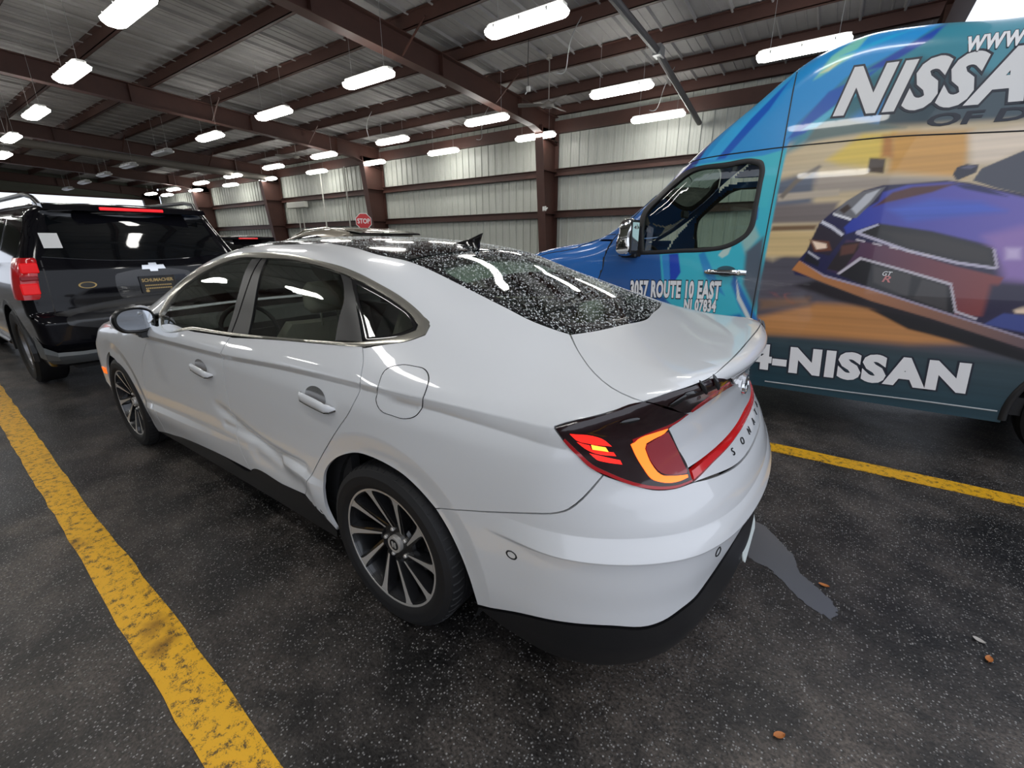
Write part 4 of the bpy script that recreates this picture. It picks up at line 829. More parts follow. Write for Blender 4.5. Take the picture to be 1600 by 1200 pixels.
# ---- wing mirror
def mirror_():
    t=mesh('wing_mirror',[],[],wpaint,car)
    def egg(cx,cy,cz,rx,ry,rz,n=20,m=14,cut=None):
        V=[];F=[]
        for i in range(m+1):
            p=math.pi*i/m
            for k in range(n):
                q=2*math.pi*k/n; sx,sy,sz=math.sin(p)*math.cos(q),math.sin(p)*math.sin(q),math.cos(p)
                s=lambda v,e=.75: math.copysign(abs(v)**e,v)
                V.append((cx+rx*s(sx),cy+ry*s(sy),cz+rz*s(sz)))
        for i in range(m):
            for k in range(n): F.append((i*n+k,(i+1)*n+k,(i+1)*n+(k+1)%n,i*n+(k+1)%n))
        return V,F
    V,F=egg(0,0,0,.085,.098,.072); A=np.array(V)
    back=A[:,0]<-.02; A[back,0]=-.02-(A[back,0]+.02)*.0
    A[:,2]+=-.008*A[:,1]/.1; A[:,2]*=1-.2*(A[:,1]/.1); A+=np.array([2.02,.965,1.03])
    me=bpy.data.meshes.new('mirror_cap'); t.data.from_pydata([tuple(v) for v in A],[],F); t.data.update(); t.data.materials.clear(); t.data.materials.append(wpaint); shade(t,50)
    # black bezel and glass facing backwards
    yz=[(-.112,-.04),(-.118,.0),(-.105,.045),(-.06,.066),(.02,.070),(.08,.055),(.112,.02),(.112,-.02),(.085,-.052),(.02,-.066),(-.06,-.064)]
    yz=smoothpoly(yz,.012,80)
    loc=np.array([1.997,.965,1.032]); yz=[(-a*.80,b*.98) for a,b in yz]; yz=yz[::-1]
    m=MB(); n=len(yz); 
    o_=[(loc[0]-.004,loc[1]+y*-1*1.07,loc[2]+z*1.07-.004) for y,z in yz]; i_=[(loc[0]-.014,loc[1]+y*-1*.98,loc[2]+z*.98) for y,z in yz]; g_=[(loc[0]-.010,loc[1]+y*-1*.86,loc[2]+z*.84) for y,z in yz]
    b_=[(loc[0]+.02,loc[1]+y*-1*1.05,loc[2]+z*1.05) for y,z in yz]
    V=b_+o_+i_+g_; F=[]
    for r in range(3):
        for k in range(n): F.append((r*n+k,r*n+(k+1)%n,(r+1)*n+(k+1)%n,(r+1)*n+k))
    bz=mesh('mirror_bezel',V,F,satin,t); shade(bz,50)
    mg=MAT('mirror_glass',(.55,.58,.62),.03,1)
    G_=np.array(g_); c_=G_.mean(0); G_[:,0]+=(G_[:,1]-c_[1])*.13-.006
    mesh('mirror_glass',G_,[tuple(range(n))],mg,t)
    m=MB(); m.prism([(1.97,.85),(2.10,.85),(2.06,.95),(2.0,.95)],.925,.965,'z'); m.prism([(1.99,.86),(2.06,.86),(2.055,.96),(2.005,.96)],.94,1.0,'z'); b=m.build('mirror_foot',satin,t); 
    return t
both.append(mirror_())
mk=ring('side_marker','S',[(3.19,.9,.50),(3.25,.9,.50),(3.25,.9,.55),(3.19,.9,.55)],[(3.21,.9,.52),(3.23,.9,.52),(3.23,.9,.53),(3.21,.9,.53)],sedan,MAT('amber_marker',(.7,.12,.01),.2,emit=(1,.2,.02),es=.5),car,n=24,off=.006,lip=.006); both.append(mk)
# ---- shark fin
V=[];F=[]; st=np.linspace(0,1,11); n=8
for u in st:
    x=.44-.19*u; z0=float(SZC(x)); h=.005+.075*u**1.7; 
    if u>.93: h*=.96
    w=.028*math.sin(math.pi*min(1,.15+u*.75))**.8
    for k in range(n+1):
        a=math.pi*k/n; V.append((x-(.03*math.sin(a)**2*u),w*math.cos(a)*(1 if math.sin(a)<.3 else .5),z0-.006+h*math.sin(a)))
for i in range(len(st)-1):
    for k in range(n): F.append((i*(n+1)+k,(i+1)*(n+1)+k,(i+1)*(n+1)+k+1,i*(n+1)+k+1))
F.append(tuple((len(st)-1)*(n+1)+k for k in range(n+1))[::-1])
fo_=mesh('antenna_fin',V,F,gl_black,car); shade(fo_,45)
# ---- number plate low in the rear apron
X,N=onrear(0,.355); N=np.array([-.97,0,.24]); xa=np.array([0,-1.,0]); ya=np.cross(N,xa); M=frame(np.array([X[0]+.014,0,.340]),xa,ya)
pp_=smoothpoly([(-.152,-.055),(-.13,-.076),(.13,-.076),(.152,-.055),(.152,.055),(.13,.076),(-.13,.076),(-.152,.055)],.02,20); m=MB(); m.prism([tuple(q) for q in pp_],0,.004,'z'); mesh('number_plate',xform(m.V,M),m.F,MAT('plate_white',(.78,.84,.80),.35),car)
m=MB(); m.prism([(-.14,-.05),(.14,-.05),(.14,.07),(-.14,.07)],-.03,-.001,'z'); mesh('plate_bracket',xform(m.V,M),m.F,satin,car)
# ---- wheels
tm,rm_=None,None
def wheel(name='wheel'):
    w=bpy.data.objects.new(name,None); COL.objects.link(w)
    R0=.335; hw=.1175
    prof=[(.232,-.10),(.262,-.114),(.30,-.1165),(.322,-.105),(.331,-.085),(.335,-.05)]
    for gx in (-.045,0.0,.045): prof+=[(.335,gx-.006),(.327,gx-.005),(.327,gx+.005),(.335,gx+.006)]
    prof+=[(.335,.05),(.331,.085),(.322,.105),(.300,.1165),(.285,.1155),(.270,.1165),(.262,.114),(.248,.106),(.240,.099),(.232,.095)]
    t=MB().lathe(prof,72,'y').build('tire',rubber,w); shade(t,30)
    m=MB()
    for k in range(60):
        a=2*math.pi*k/60
        for s in (-1,1):
            V=[]
            for da in (-.004,.004):
                for (r,h) in ((.3353,.052),(.333,.09),(.3352,.052),(.3335,.09)):
                    pass
            c_,s_=math.cos(a),math.sin(a)
            m.tube([(r*math.cos(a+e),s*h,r*math.sin(a+e)) for r,h,e in ((.3325,.055,0),(.331,.08,.02),(.324,.10,.03))],.004,4)
    o=m.build('tread_block',rubber,t); o['kind']='stuff'
    b=MB().lathe([(.238,.092),(.247,.100),(.2475,.104),(.238,.104),(.234,.094),(.222,.05),(.215,-.08)],64,'y').build('rim',silver,w); shade(b,30)
    b2=MB().lathe([(.236,.1035),(.230,.085),(.216,.03),(.214,-.08)],64,'y').build('rim_barrel',bkalloy,b); shade(b2,30)
    MB().lathe([(.0,-.02),(.17,-.02),(.175,-.03)],40,'y').build('brake_disc',MAT('brake_disc',(.12,.12,.125),.4,.8) if 'brake_disc' not in bpy.data.materials else bpy.data.materials['brake_disc'],w)
    MB().box((.09,-.04,-.08),(.165,.02,.08),.01).build('brake_caliper',bkalloy,w)
    hub=MB().lathe([(0,.062),(.085,.062),(.092,.05),(.09,.0)],40,'y').build('hub',bkalloy,w); shade(hub,30)
    # ten swirling spokes, machined face over a black flank
    for k in range(10):
        a0=math.radians(68+36*k); a1=a0+math.radians(20)
        def P(r,a,off,h):
            c_,s_=math.cos(a),math.sin(a); return (r*c_-off*s_,h,r*s_+off*c_)
        rs=[.075,.12,.16,.20,.225,.243]; ws=[.004,.0062,.0085,.011,.015,.027]; V=[];F=[]; V2=[];F2=[]
        for i,(r,wd) in enumerate(zip(rs,ws)):
            u=(r-.075)/(.243-.075); h=.074+.030*u; p0=np.array([.075*math.cos(a1),.075*math.sin(a1)]); p1=np.array([.243*math.cos(a0),.243*math.sin(a0)]); pp=p0+(p1-p0)*u; a=math.atan2(pp[1],pp[0]); r=float(np.hypot(*pp))
            V+=[P(r,a,-wd,h),P(r,a,wd,h)]
            V2+=[P(r,a,-wd-.004,h-.0012),P(r,a,wd+.010*(1-u)+.004,h-.0012-.006*(1-u)),P(r,a,wd+.012,h-.04),P(r,a,-wd-.012,h-.04)]
        for i in range(5):
            F.append((2*i,2*i+2,2*i+3,2*i+1))
            for j in range(4): F2.append((4*i+j,4*i+4+j,4*i+4+(j+1)%4,4*i+(j+1)%4))
        F2+=[(0,1,2,3),(23,22,21,20)]
        sp=mesh('spoke',V2,[f[::-1] for f in F2],bkalloy,w); 
        mesh('spoke_face',V,[f[::-1] for f in F],silver,sp)
    hc=MB().lathe([(0,.078),(.022,.0785),(.026,.080),(.0335,.080),(.035,.074),(.035,.06)],32,'y').build('hub_cap',silver,w); shade(hc,30)
    MB().lathe([(0,.0795),(.0235,.0795),(.025,.078)],28,'y').build('cap_disc',gl_black,hc)
    m=MB()
    for c in ((-.012,.006,-.010,-.006,-.011,.012),):
        m.prism([(-.012,-.012),(-.006,-.013),(-.001,-.001),(-.003,.012),(-.010,.011)],.0795,.0815,'y'); m.prism([(.012,.012),(.006,.013),(.001,.001),(.003,-.012),(.010,-.011)],.0795,.0815,'y'); m.prism([(-.006,-.003),(.006,-.001),(.006,.003),(-.006,.001)],.0795,.0815,'y')
    m.build('cap_emblem',silver,hc)
    for k in range(5):
        a=math.radians(78+72*k*0.95 if False else 76+72*k); x,z=.0605*math.cos(a),.0605*math.sin(a)
        MB().lathe([(0,.073),(.006,.073),(.0085,.069),(.0085,.055)],8,'y',(x,0,z)).build('lug_nut',silver,w)
    return w
w0=wheel(); w0.parent=car
for i,(x,s,rot) in enumerate(((0,1,0),(2.84,1,.12),(0,-1,.3),(2.84,-1,.7))):
    w=w0 if i==0 else dup(w0,car); w.location=(x,s*.80,.335); w.rotation_euler=(0,rot,0 if s>0 else math.pi)
# ---- wheel housings, floor pan
m=MB(); m.box((-.80,-.60,.27),(-.45,.60,.36)); m.box((.42,-.84,.19),(2.42,.84,.34)); m.box((3.28,-.72,.22),(3.66,.72,.45)); m.box((-.5,-.55,.2),(3.4,.55,.36)); m.build('floor_pan',dark,car)
for x in (0,2.84):
    for s in (1,-1):
        A=np.linspace(math.radians(-32),math.radians(212),26); V=[];F=[]
        for a in A:
            for (r,y) in ((.402,.90 if True else 0),(.41,.60),(.05,.60)): V.append((x+r*math.cos(a),s*(y-.015*(r>.4 and y>.8)*4),.335+r*math.sin(a)))
        for i in range(25):
            for j in (0,1): F.append((i*3+j,i*3+j+1,(i+1)*3+j+1,(i+1)*3+j))
        if s<0: F=[f[::-1] for f in F]
        o=mesh('wheel_liner',V,F,dark,car)
# ---- cabin
def seat(x,y,w,nm='front_seat'):
    s=mesh(nm,[],[],seatm,car)
    def slab(pts,wd,th): 
        m=MB(); return m
    prof=[(x-.24,.36),(x+.26,.40),(x+.28,.50),(x+.20,.54),(x-.16,.50),(x-.22,.62),(x-.36,1.02),(x-.40,1.06),(x-.46,1.05),(x-.40,.80),(x-.34,.50)]
    sm=smoothpoly(prof,.05,70); V=[];F=[];k=len(sm)
    for yy,sc in ((-w,.86),(-w*.88,1),(-w*.5,.985),(0,.975),(w*.5,.985),(w*.88,1),(w,.86)):
        c=sm.mean(0)
        for p in sm: q_=c+(p-c)*sc; V.append((q_[0],y+yy,q_[1]))
    for i in range(6):
        for j in range(k): F.append((i*k+j,i*k+(j+1)%k,(i+1)*k+(j+1)%k,(i+1)*k+j))
    F.append(tuple(range(k))[::-1]); F.append(tuple(6*k+j for j in range(k)))
    s.data.from_pydata([tuple(v) for v in V],[],F); s.data.update(); s.data.materials.append(seatm); shade(s,50)
    hm=MB(); hm.box((x-.50,y-.13,1.09),(x-.40,y+.13,1.25),.035); h=hm.build('headrest',seatm,s); shade(h,60)
    for dy in (-.05,.05): MB().tube([(x-.45,y+dy,1.02),(x-.45,y+dy,1.12)],.007,6).build('headrest_post',chrome,s)
seat(1.45,.38,.25); seat(1.45,-.38,.25)
m=MB(); m.box((.02,-.66,.36),(.52,.66,.52),.05); m.prism([(.10,.48),(-.02,.48),(-.22,.98),(-.12,1.02)],-.66,.66,'y'); o=m.build('rear_bench',seatm,car)
for y in (-.4,.4): 
    hm=MB(); hm.box((-.24,y-.13,1.0),(-.14,y+.13,1.14),.035); shade(hm.build('rear_headrest',seatm,o),60)
MB().prism([(-.15,.98),(-.62,1.05),(-.62,1.0),(-.15,.93)],-.60,.60,'y').build('parcel_shelf',seatd,car)
m=MB(); m.prism([(2.05,.60),(2.12,.90),(2.30,.96),(2.62,.94),(2.5,.5)],-.74,.74,'y'); m.box((1.2,-.12,.4),(2.1,.12,.66),.03); m.build('dashboard',seatd,car)
A=np.linspace(0,2*math.pi,28); m=MB(); m.tube([(1.93+.07*math.sin(a),.38+.18*math.cos(a),.88+.165*math.sin(a)) for a in A],.015,8,False); m.tube([(1.93,.38,.88),(2.08,.38,.83)],.03,8); m.box((1.915,.22,.87),(1.93,.54,.89)); m.build('steering_wheel',seatd,car)
hl=panel('headliner','T',[(-.0,0,0),(-.0,.46,0),(.6,.48,0),(1.5,.48,0),(1.7,.4,0),(1.7,0,0)],sedan,headl,car,half=True,off=-.04,step=.06,lip=0)
# doors and pillars seen from inside: dark inner skins
for s in (1,-1):
    m=MB(); m.box((.3,s*.80-.02,.3),(2.5,s*.80+.02,.93)); m.build('door_lining',seatd,car)
# water beads on the rear window, the roof and the trunk lid
def beads(name,region,n,par,rmin=.0012,rmax=.0034,off=.0005,mat=dropm):
    U=region(n); X,_=fromparam('T',U,sedan); N=grad(sedan,X); V=[];F=[]
    T=np.cross(N,np.array([0,1.,0])); T/=np.linalg.norm(T,axis=1)[:,None]; Bn=np.cross(N,T)
    rad=rmin+(rmax-rmin)*RNG.random(len(X))**3
    for x,nn,t,b,r in zip(X,N,T,Bn,rad):
        k0=len(V); e=1+1.0*RNG.random()
        for h,q in ((0,1),(.45,.72)):
            for k in range(6):
                a=math.pi*k/3; V.append(x+nn*(off+h*r)+(t*math.cos(a)*e+b*math.sin(a))*r*q)
        V.append(x+nn*(off+.6*r))
        for k in range(6):
            j=(k+1)%6; F.append((k0+k,k0+j,k0+6+j,k0+6+k)); F.append((k0+6+k,k0+6+j,k0+12))
    return mesh(name,V,F,mat,par,smooth=True,kind='stuff')
def inreg(poly):
    B=np.array(poly); lo,hi=B.min(0),B.max(0)
    def f(n):
        P=lo+(hi-lo)*RNG.random((n*2,2)); return P[inpoly(P,B)][:n]
    return f
beads('water_beads',inreg(Uf),7000,rw,rmin=.0008,rmax=.0027,off=-.0015)
RU=[(p[0],p[1]) for p in arr('roof')]; RU=RU+[(x,-y) for x,y in RU[::-1]]
beads('roof_beads',inreg(RU),6000,car,rmin=.0009,rmax=.0028)
# copy the left-hand panels to the right
for o in both: mirror(o,car)

# ---------------------------------------------------------------- wrapped high-roof van
VAN={
'win':[[0.228,1.568],[0.213,1.693],[0.122,1.806],[-0.003,1.91],[-0.114,1.981],[-0.16,1.992],[-0.395,2.007],[-0.594,2.011],[-0.64,1.994],[-0.663,1.948],[-0.665,1.839],[-0.661,1.677],[-0.651,1.522],[-0.631,1.485],[-0.583,1.438],[-0.476,1.383],[-0.381,1.366],[-0.156,1.353],[0.036,1.34],[0.201,1.332]],
'winglass':[[0.208,1.567],[0.192,1.668],[0.097,1.78],[-0.017,1.885],[-0.13,1.963],[-0.398,1.986],[-0.597,1.991],[-0.633,1.975],[-0.644,1.94],[-0.645,1.84],[-0.641,1.678],[-0.629,1.533],[-0.615,1.496],[-0.57,1.454],[-0.473,1.405],[-0.379,1.386],[-0.153,1.373],[0.038,1.361],[0.184,1.354]],
'doorseam':[[-0.768,2.078],[-0.77,2.025],[-0.767,1.929],[-0.766,1.712],[-0.757,1.53],[-0.755,1.3],[-0.755,1.104],[-0.747,0.947],[-0.75,0.855]],
'upseam':[[0.011,2.022],[-0.007,2.04],[-0.227,2.065],[-0.503,2.076],[-0.767,2.083]],
'upper2':[[-0.767,2.083],[-1.061,2.082],[-1.403,2.077],[-1.708,2.057],[-1.982,2.033]],
'doorfront':[[-0.145,2.051],[0.02,1.962],[0.192,1.752],[0.266,1.623],[0.435,1.355],[0.545,1.303],[0.558,1.185]],
'fenderseam':[[0.575,1.146],[0.541,1.297],[0.468,1.467],[0.465,1.579]],
'hoodseam':[[0.465,1.579],[0.722,1.457],[0.865,1.375],[1.011,1.326]],
'handle':[[-0.406,1.226],[-0.66,1.227],[-0.669,1.189],[-0.412,1.18]],
'cup':[[-0.495,1.25],[-0.578,1.258],[-0.593,1.231],[-0.509,1.223]],
'white':[[0.132,1.882],[0.117,1.924],[0.081,1.972],[0.053,1.967],[0.073,1.92],[0.115,1.883]],
'N':[[-1.069,2.255],[-1.054,2.516],[-1.288,2.223],[-1.898,2.43],[-1.945,2.204]],
'www':[[-1.634,2.612],[-1.647,2.536],[-1.872,2.488]],
'of':[[-1.547,2.127],[-1.532,2.204],[-1.624,2.117],[-1.711,2.113],[-1.769,2.174],[-1.907,2.094],[-1.892,2.166]],
'addr':[[0.259,1.093],[0.247,0.947],[-0.48,1.125],[-0.497,0.995]],
'addr2':[[-0.225,0.96],[-0.239,0.834],[-0.476,0.854]],
'four':[[-0.915,0.648],[-0.779,0.62],[-0.814,0.438],[-0.935,0.457]],
'nis':[[-1.053,0.466],[-1.041,0.644],[-2.047,0.684],[-2.055,0.495]],
'rear':[[-2.269,0.322],[-2.267,0.566],[-2.255,0.732],[-2.262,0.814]],
'side_low':[[-0.904,0.3],[-1.378,0.31],[-1.925,0.323],[-2.241,0.315]],
}
ART=[
[[[-0.636,1.364],[-2.129,1.374],[-2.499,0.388],[-0.846,0.071]],[0.0908,0.0844,0.107],None,0.03,None],
[[[-0.718,0.795],[-1.208,0.741],[-1.733,0.725],[-2.364,0.716],[-2.52,0.309],[-0.821,0.171]],[0.0423,0.0648,0.0762],[0.0116,0.0545,0.0802],0.05,"z"],
[[[-0.764,2.096],[-1.222,2.149],[-2.042,2.092],[-2.143,1.646],[-1.758,1.75],[-1.399,1.759],[-1.154,1.631],[-1.043,1.435],[-0.832,1.294],[-0.71,1.329],[-0.736,1.785]],[0.6172,0.491,0.305],None,0.03,None],
[[[-1.051,1.971],[-1.227,2.119],[-1.396,2.098],[-1.375,1.881],[-1.128,1.933]],[0.7605,0.552,0.107],None,0.03,None],
[[[-1.383,2.099],[-1.757,2.066],[-1.779,1.805],[-1.404,1.864]],[0.6724,0.3515,0.0887],None,0.03,None],
[[[-1.749,2.053],[-2.048,2.066],[-2.071,1.963],[-1.902,1.876],[-1.798,1.872]],[0.807,0.6724,0.5271],None,0.03,None],
[[[-1.29,1.96],[-1.375,1.949],[-1.382,1.858],[-1.293,1.873]],[0.0612,0.0369,0.0212],None,0.008,None],
[[[-1.335,2.091],[-1.386,2.084],[-1.412,1.951],[-1.348,1.957]],[0.5149,0.2232,0.0612],None,0.02,None],
[[[-0.98,1.883],[-1.747,1.8],[-1.423,1.765],[-1.033,1.75]],[0.3916,0.3325,0.2789],None,0.02,None],
[[[-0.696,1.838],[-1.004,1.913],[-1.014,1.686],[-0.759,1.647]],[0.117,0.1384,0.1878],None,0.03,None],
[[[-0.768,1.689],[-1.171,1.695],[-1.139,1.559],[-0.773,1.56]],[0.1946,0.162,0.1559],None,0.02,None],
[[[-0.787,1.765],[-1.156,1.775],[-1.163,1.735],[-0.796,1.713]],[0.5149,0.4342,0.3419],None,0.012,None],
[[[-0.732,1.508],[-1.076,1.502],[-1.047,1.324],[-0.676,1.328]],[0.6584,0.4793,0.2307],None,0.02,None],
[[[-0.792,1.542],[-1.069,1.544],[-1.06,1.511],[-0.781,1.507]],[0.1878,0.107,0.0545],None,0.012,None],
[[[-0.798,1.747],[-0.88,1.858],[-1.013,1.943],[-1.03,1.929],[-0.9,1.832],[-0.825,1.729]],[0.1878,0.1559,0.1274],None,0.01,None],
[[[-0.797,0.862],[-1.164,0.995],[-1.493,1.001],[-1.718,0.919],[-2.033,0.797],[-1.726,0.759],[-1.312,0.753],[-0.851,0.729]],[0.552,0.2462,0.0802],None,0.035,None],
[[[-0.794,0.997],[-1.112,1.036],[-1.121,0.982],[-0.805,0.921]],[0.2232,0.1274,0.0802],None,0.03,None],
[[[-0.996,1.12],[-1.135,1.161],[-1.484,1.043],[-1.81,0.952],[-2.293,0.798],[-2.315,0.708],[-1.962,0.804],[-1.698,0.892],[-1.477,0.977],[-1.263,1.028]],[0.016,0.0116,0.016],None,0.02,None],
[[[-1.477,0.977],[-1.713,0.943],[-2.066,0.849],[-2.304,0.753],[-2.315,0.708],[-1.912,0.815],[-1.705,0.859]],[0.0091,0.008,0.0103],None,0.01,None],
[[[-0.969,1.235],[-1.006,1.315],[-1.037,1.367],[-1.055,1.435],[-1.081,1.555],[-1.153,1.639],[-1.295,1.758],[-1.394,1.785],[-1.518,1.787],[-1.704,1.792],[-1.808,1.772],[-1.935,1.728],[-2.137,1.673],[-2.353,0.76],[-2.059,0.88],[-1.808,0.96],[-1.534,1.063],[-1.315,1.135],[-1.134,1.17],[-0.992,1.195]],[0.0116,0.0123,0.0723],[0.0252,0.016,0.0482],0.006,"x"],
[[[-1.23,1.524],[-1.312,1.633],[-1.388,1.684],[-1.402,1.741],[-1.52,1.778],[-1.729,1.78],[-1.869,1.739],[-2.143,1.646],[-2.244,1.208],[-2.063,1.288],[-1.995,1.402],[-1.697,1.492],[-1.414,1.547],[-1.252,1.48]],[0.0194,0.0482,0.402],[0.1878,0.1384,0.491],0.008,"x"],
[[[-1.448,1.635],[-1.657,1.685],[-1.886,1.659],[-2.004,1.598],[-1.794,1.577],[-1.564,1.555]],[0.0612,0.117,0.5776],None,0.03,None],
[[[-1.94,1.459],[-2.167,1.538],[-2.25,1.18],[-2.082,1.201],[-2.018,1.345]],[0.305,0.1812,0.491],None,0.04,None],
[[[-2.051,1.388],[-2.112,1.388],[-2.126,1.325],[-2.065,1.324]],[0.6172,0.491,0.7605],None,0.02,None],
[[[-1.368,1.651],[-1.453,1.738],[-1.547,1.764],[-1.754,1.77],[-1.649,1.726],[-1.535,1.699],[-1.428,1.674]],[0.0931,0.0273,0.0252],None,0.01,None],
[[[-1.732,1.769],[-1.867,1.749],[-1.996,1.68],[-1.909,1.702],[-1.794,1.737]],[0.013,0.0144,0.1022],None,0.008,None],
[[[-1.153,1.622],[-1.212,1.696],[-1.296,1.753],[-1.411,1.776],[-1.361,1.685],[-1.288,1.582],[-1.204,1.588]],[0.162,0.162,0.1812],None,0.005,None],
[[[-1.249,1.643],[-1.313,1.734],[-1.383,1.763],[-1.342,1.686],[-1.283,1.607]],[0.552,0.5647,0.6038],None,0.006,None],
[[[-1.181,1.638],[-1.223,1.676],[-1.248,1.651],[-1.213,1.613]],[0.0452,0.0273,0.0212],None,0.006,None],
[[[-1.153,1.622],[-1.26,1.583],[-1.259,1.567],[-1.153,1.607]],[0.8388,0.8388,0.8714],None,0.003,None],
[[[-1.083,1.549],[-1.225,1.474],[-1.242,1.459],[-1.179,1.334],[-1.04,1.367],[-1.055,1.452]],[0.0212,0.013,0.0273],None,0.005,None],
[[[-1.095,1.575],[-1.164,1.537],[-1.238,1.48],[-1.227,1.464],[-1.158,1.517],[-1.09,1.555]],[0.6724,0.6724,0.7605],None,0.003,None],
[[[-1.042,1.444],[-1.159,1.431],[-1.187,1.368],[-1.086,1.359]],[0.1559,0.0452,0.0212],None,0.006,None],
[[[-1.058,1.435],[-1.147,1.415],[-1.155,1.385],[-1.095,1.376]],[1.0,0.7605,0.5776],None,0.006,None],
[[[-1.04,1.35],[-1.128,1.291],[-1.126,1.257],[-1.029,1.298]],[0.0091,0.008,0.016],None,0.005,None],
[[[-1.047,1.367],[-1.123,1.317],[-1.12,1.303],[-1.045,1.353]],[0.5149,0.5149,0.5776],None,0.003,None],
[[[-1.259,1.442],[-1.466,1.409],[-1.858,1.275],[-2.079,1.216],[-2.049,0.973],[-1.912,0.977],[-1.848,1.161],[-1.629,1.23],[-1.377,1.32],[-1.274,1.201],[-1.182,1.232]],[0.0423,0.0252,0.0844],[0.2623,0.0545,0.0482],0.008,"x"],
[[[-1.307,1.495],[-1.418,1.54],[-1.698,1.484],[-1.997,1.385],[-2.034,1.273],[-1.852,1.301],[-1.6,1.374]],[0.0144,0.013,0.0144],None,0.004,None],
[[[-1.437,1.496],[-1.703,1.462],[-1.98,1.373],[-2.007,1.301],[-1.847,1.328],[-1.594,1.402]],[0.0319,0.0252,0.0232],None,0.02,None],
[[[-1.303,1.498],[-1.599,1.38],[-1.851,1.308],[-2.035,1.278],[-2.039,1.261],[-1.855,1.29],[-1.602,1.361],[-1.304,1.479]],[0.552,0.5149,0.6445],None,0.003,None],
[[[-1.994,1.388],[-2.008,1.382],[-2.046,1.27],[-2.034,1.267]],[0.5149,0.4564,0.5776],None,0.003,None],
[[[-1.303,1.498],[-1.414,1.544],[-1.419,1.532],[-1.32,1.482]],[0.5149,0.5149,0.6445],None,0.003,None],
[[[-1.26,1.201],[-1.377,1.324],[-1.627,1.241],[-1.839,1.16],[-1.89,1.085],[-1.912,0.977],[-1.665,1.055],[-1.411,1.14]],[0.0091,0.0075,0.0103],None,0.004,None],
[[[-1.44,1.273],[-1.631,1.222],[-1.838,1.152],[-1.872,0.997],[-1.661,1.071],[-1.462,1.159]],[0.0545,0.0482,0.0482],None,0.01,None],
[[[-1.651,1.215],[-1.71,1.193],[-1.692,1.073],[-1.66,1.079]],[0.0116,0.0103,0.0116],None,0.01,None],
[[[-1.181,1.241],[-1.249,1.418],[-1.336,1.43],[-1.338,1.385],[-1.271,1.222]],[0.0176,0.0103,0.0144],None,0.005,None],
[[[-1.238,1.401],[-1.332,1.418],[-1.317,1.352],[-1.243,1.335]],[0.117,0.0423,0.0319],None,0.01,None],
[[[-1.246,1.214],[-1.356,1.327],[-1.626,1.246],[-1.857,1.173],[-1.918,1.001],[-2.023,0.963],[-2.021,0.949],[-1.909,0.989],[-1.851,1.158],[-1.629,1.23],[-1.366,1.31],[-1.26,1.204]],[0.6038,0.552,0.6172],None,0.003,None],
[[[-1.313,1.447],[-1.364,1.434],[-1.366,1.424],[-1.315,1.437]],[0.6724,0.6172,0.6724],None,0.003,None],
[[[-1.409,1.422],[-1.458,1.409],[-1.46,1.4],[-1.411,1.413]],[0.6724,0.6172,0.6724],None,0.003,None],
[[[-1.502,1.398],[-1.55,1.386],[-1.552,1.377],[-1.504,1.389]],[0.6724,0.6172,0.6724],None,0.003,None],
[[[-1.592,1.375],[-1.639,1.363],[-1.641,1.354],[-1.594,1.366]],[0.6724,0.6172,0.6724],None,0.003,None],
[[[-1.68,1.353],[-1.725,1.341],[-1.727,1.332],[-1.682,1.344]],[0.6724,0.6172,0.6724],None,0.003,None],
[[[-0.967,1.23],[-1.003,1.297],[-1.174,1.198],[-1.457,1.117],[-1.798,1.008],[-2.335,0.834],[-2.352,0.768],[-1.813,0.939],[-1.473,1.034],[-1.168,1.149]],[0.552,0.2159,0.0612],[0.1384,0.0976,0.117],0.005,"x"],
[[[-1.003,1.297],[-1.173,1.201],[-1.456,1.122],[-1.797,1.012],[-2.333,0.84],[-2.336,0.829],[-1.8,0.998],[-1.459,1.107],[-1.173,1.187]],[0.402,0.3515,0.4564],None,0.003,None],
[[[-2.059,0.927],[-2.128,1.003],[-2.295,0.995],[-2.324,0.879]],[0.0545,0.0762,0.2874],None,0.008,None],
[[[-2.165,1.026],[-2.202,1.061],[-2.279,1.059],[-2.292,1.009],[-2.18,1.007]],[0.956,0.7305,0.5271],None,0.008,None],
[[[-2.036,1.17],[-2.25,1.18],[-2.278,1.067],[-2.135,1.019],[-2.041,0.957]],[0.016,0.0103,0.0452],None,0.02,None],
[[[-1.823,1.781],[-1.846,1.847],[-2.071,1.963],[-2.138,1.666],[-1.934,1.732]],[0.0612,0.0648,0.0887],None,0.004,None],
[[[-1.725,1.823],[-1.734,1.864],[-1.775,1.878],[-1.831,1.869],[-1.827,1.826],[-1.75,1.787]],[0.0232,0.0232,0.0423],None,0.004,None],
[[[-1.747,1.856],[-1.787,1.87],[-1.826,1.864],[-1.802,1.851]],[0.117,0.117,0.1878],None,0.004,None],
[[[-1.066,2.496],[-1.347,2.609],[-1.539,2.734],[-2.035,2.631],[-2.109,2.229],[-1.437,2.509],[-1.116,2.221],[-0.852,2.068],[-0.784,2.036]],[0.0423,0.2542,0.3325],None,0.04,None],
[[[-1.049,2.411],[-1.434,2.525],[-1.493,2.433],[-1.116,2.221]],[0.0252,0.1441,0.1878],None,0.03,None],
[[[-0.952,2.207],[-1.116,2.221],[-1.441,2.124],[-1.215,2.118],[-0.9,2.101]],[0.107,0.162,0.1559],None,0.02,None],
[[[0.094,1.906],[-0.121,2.193],[-0.423,2.461],[-0.693,2.679],[-0.855,2.754],[-1.017,2.768],[-1.551,2.738],[-1.351,2.592],[-1.069,2.478],[-0.825,2.224],[-0.784,2.036],[-0.622,1.972]],[0.0252,0.2961,0.6724],None,0.012,None],
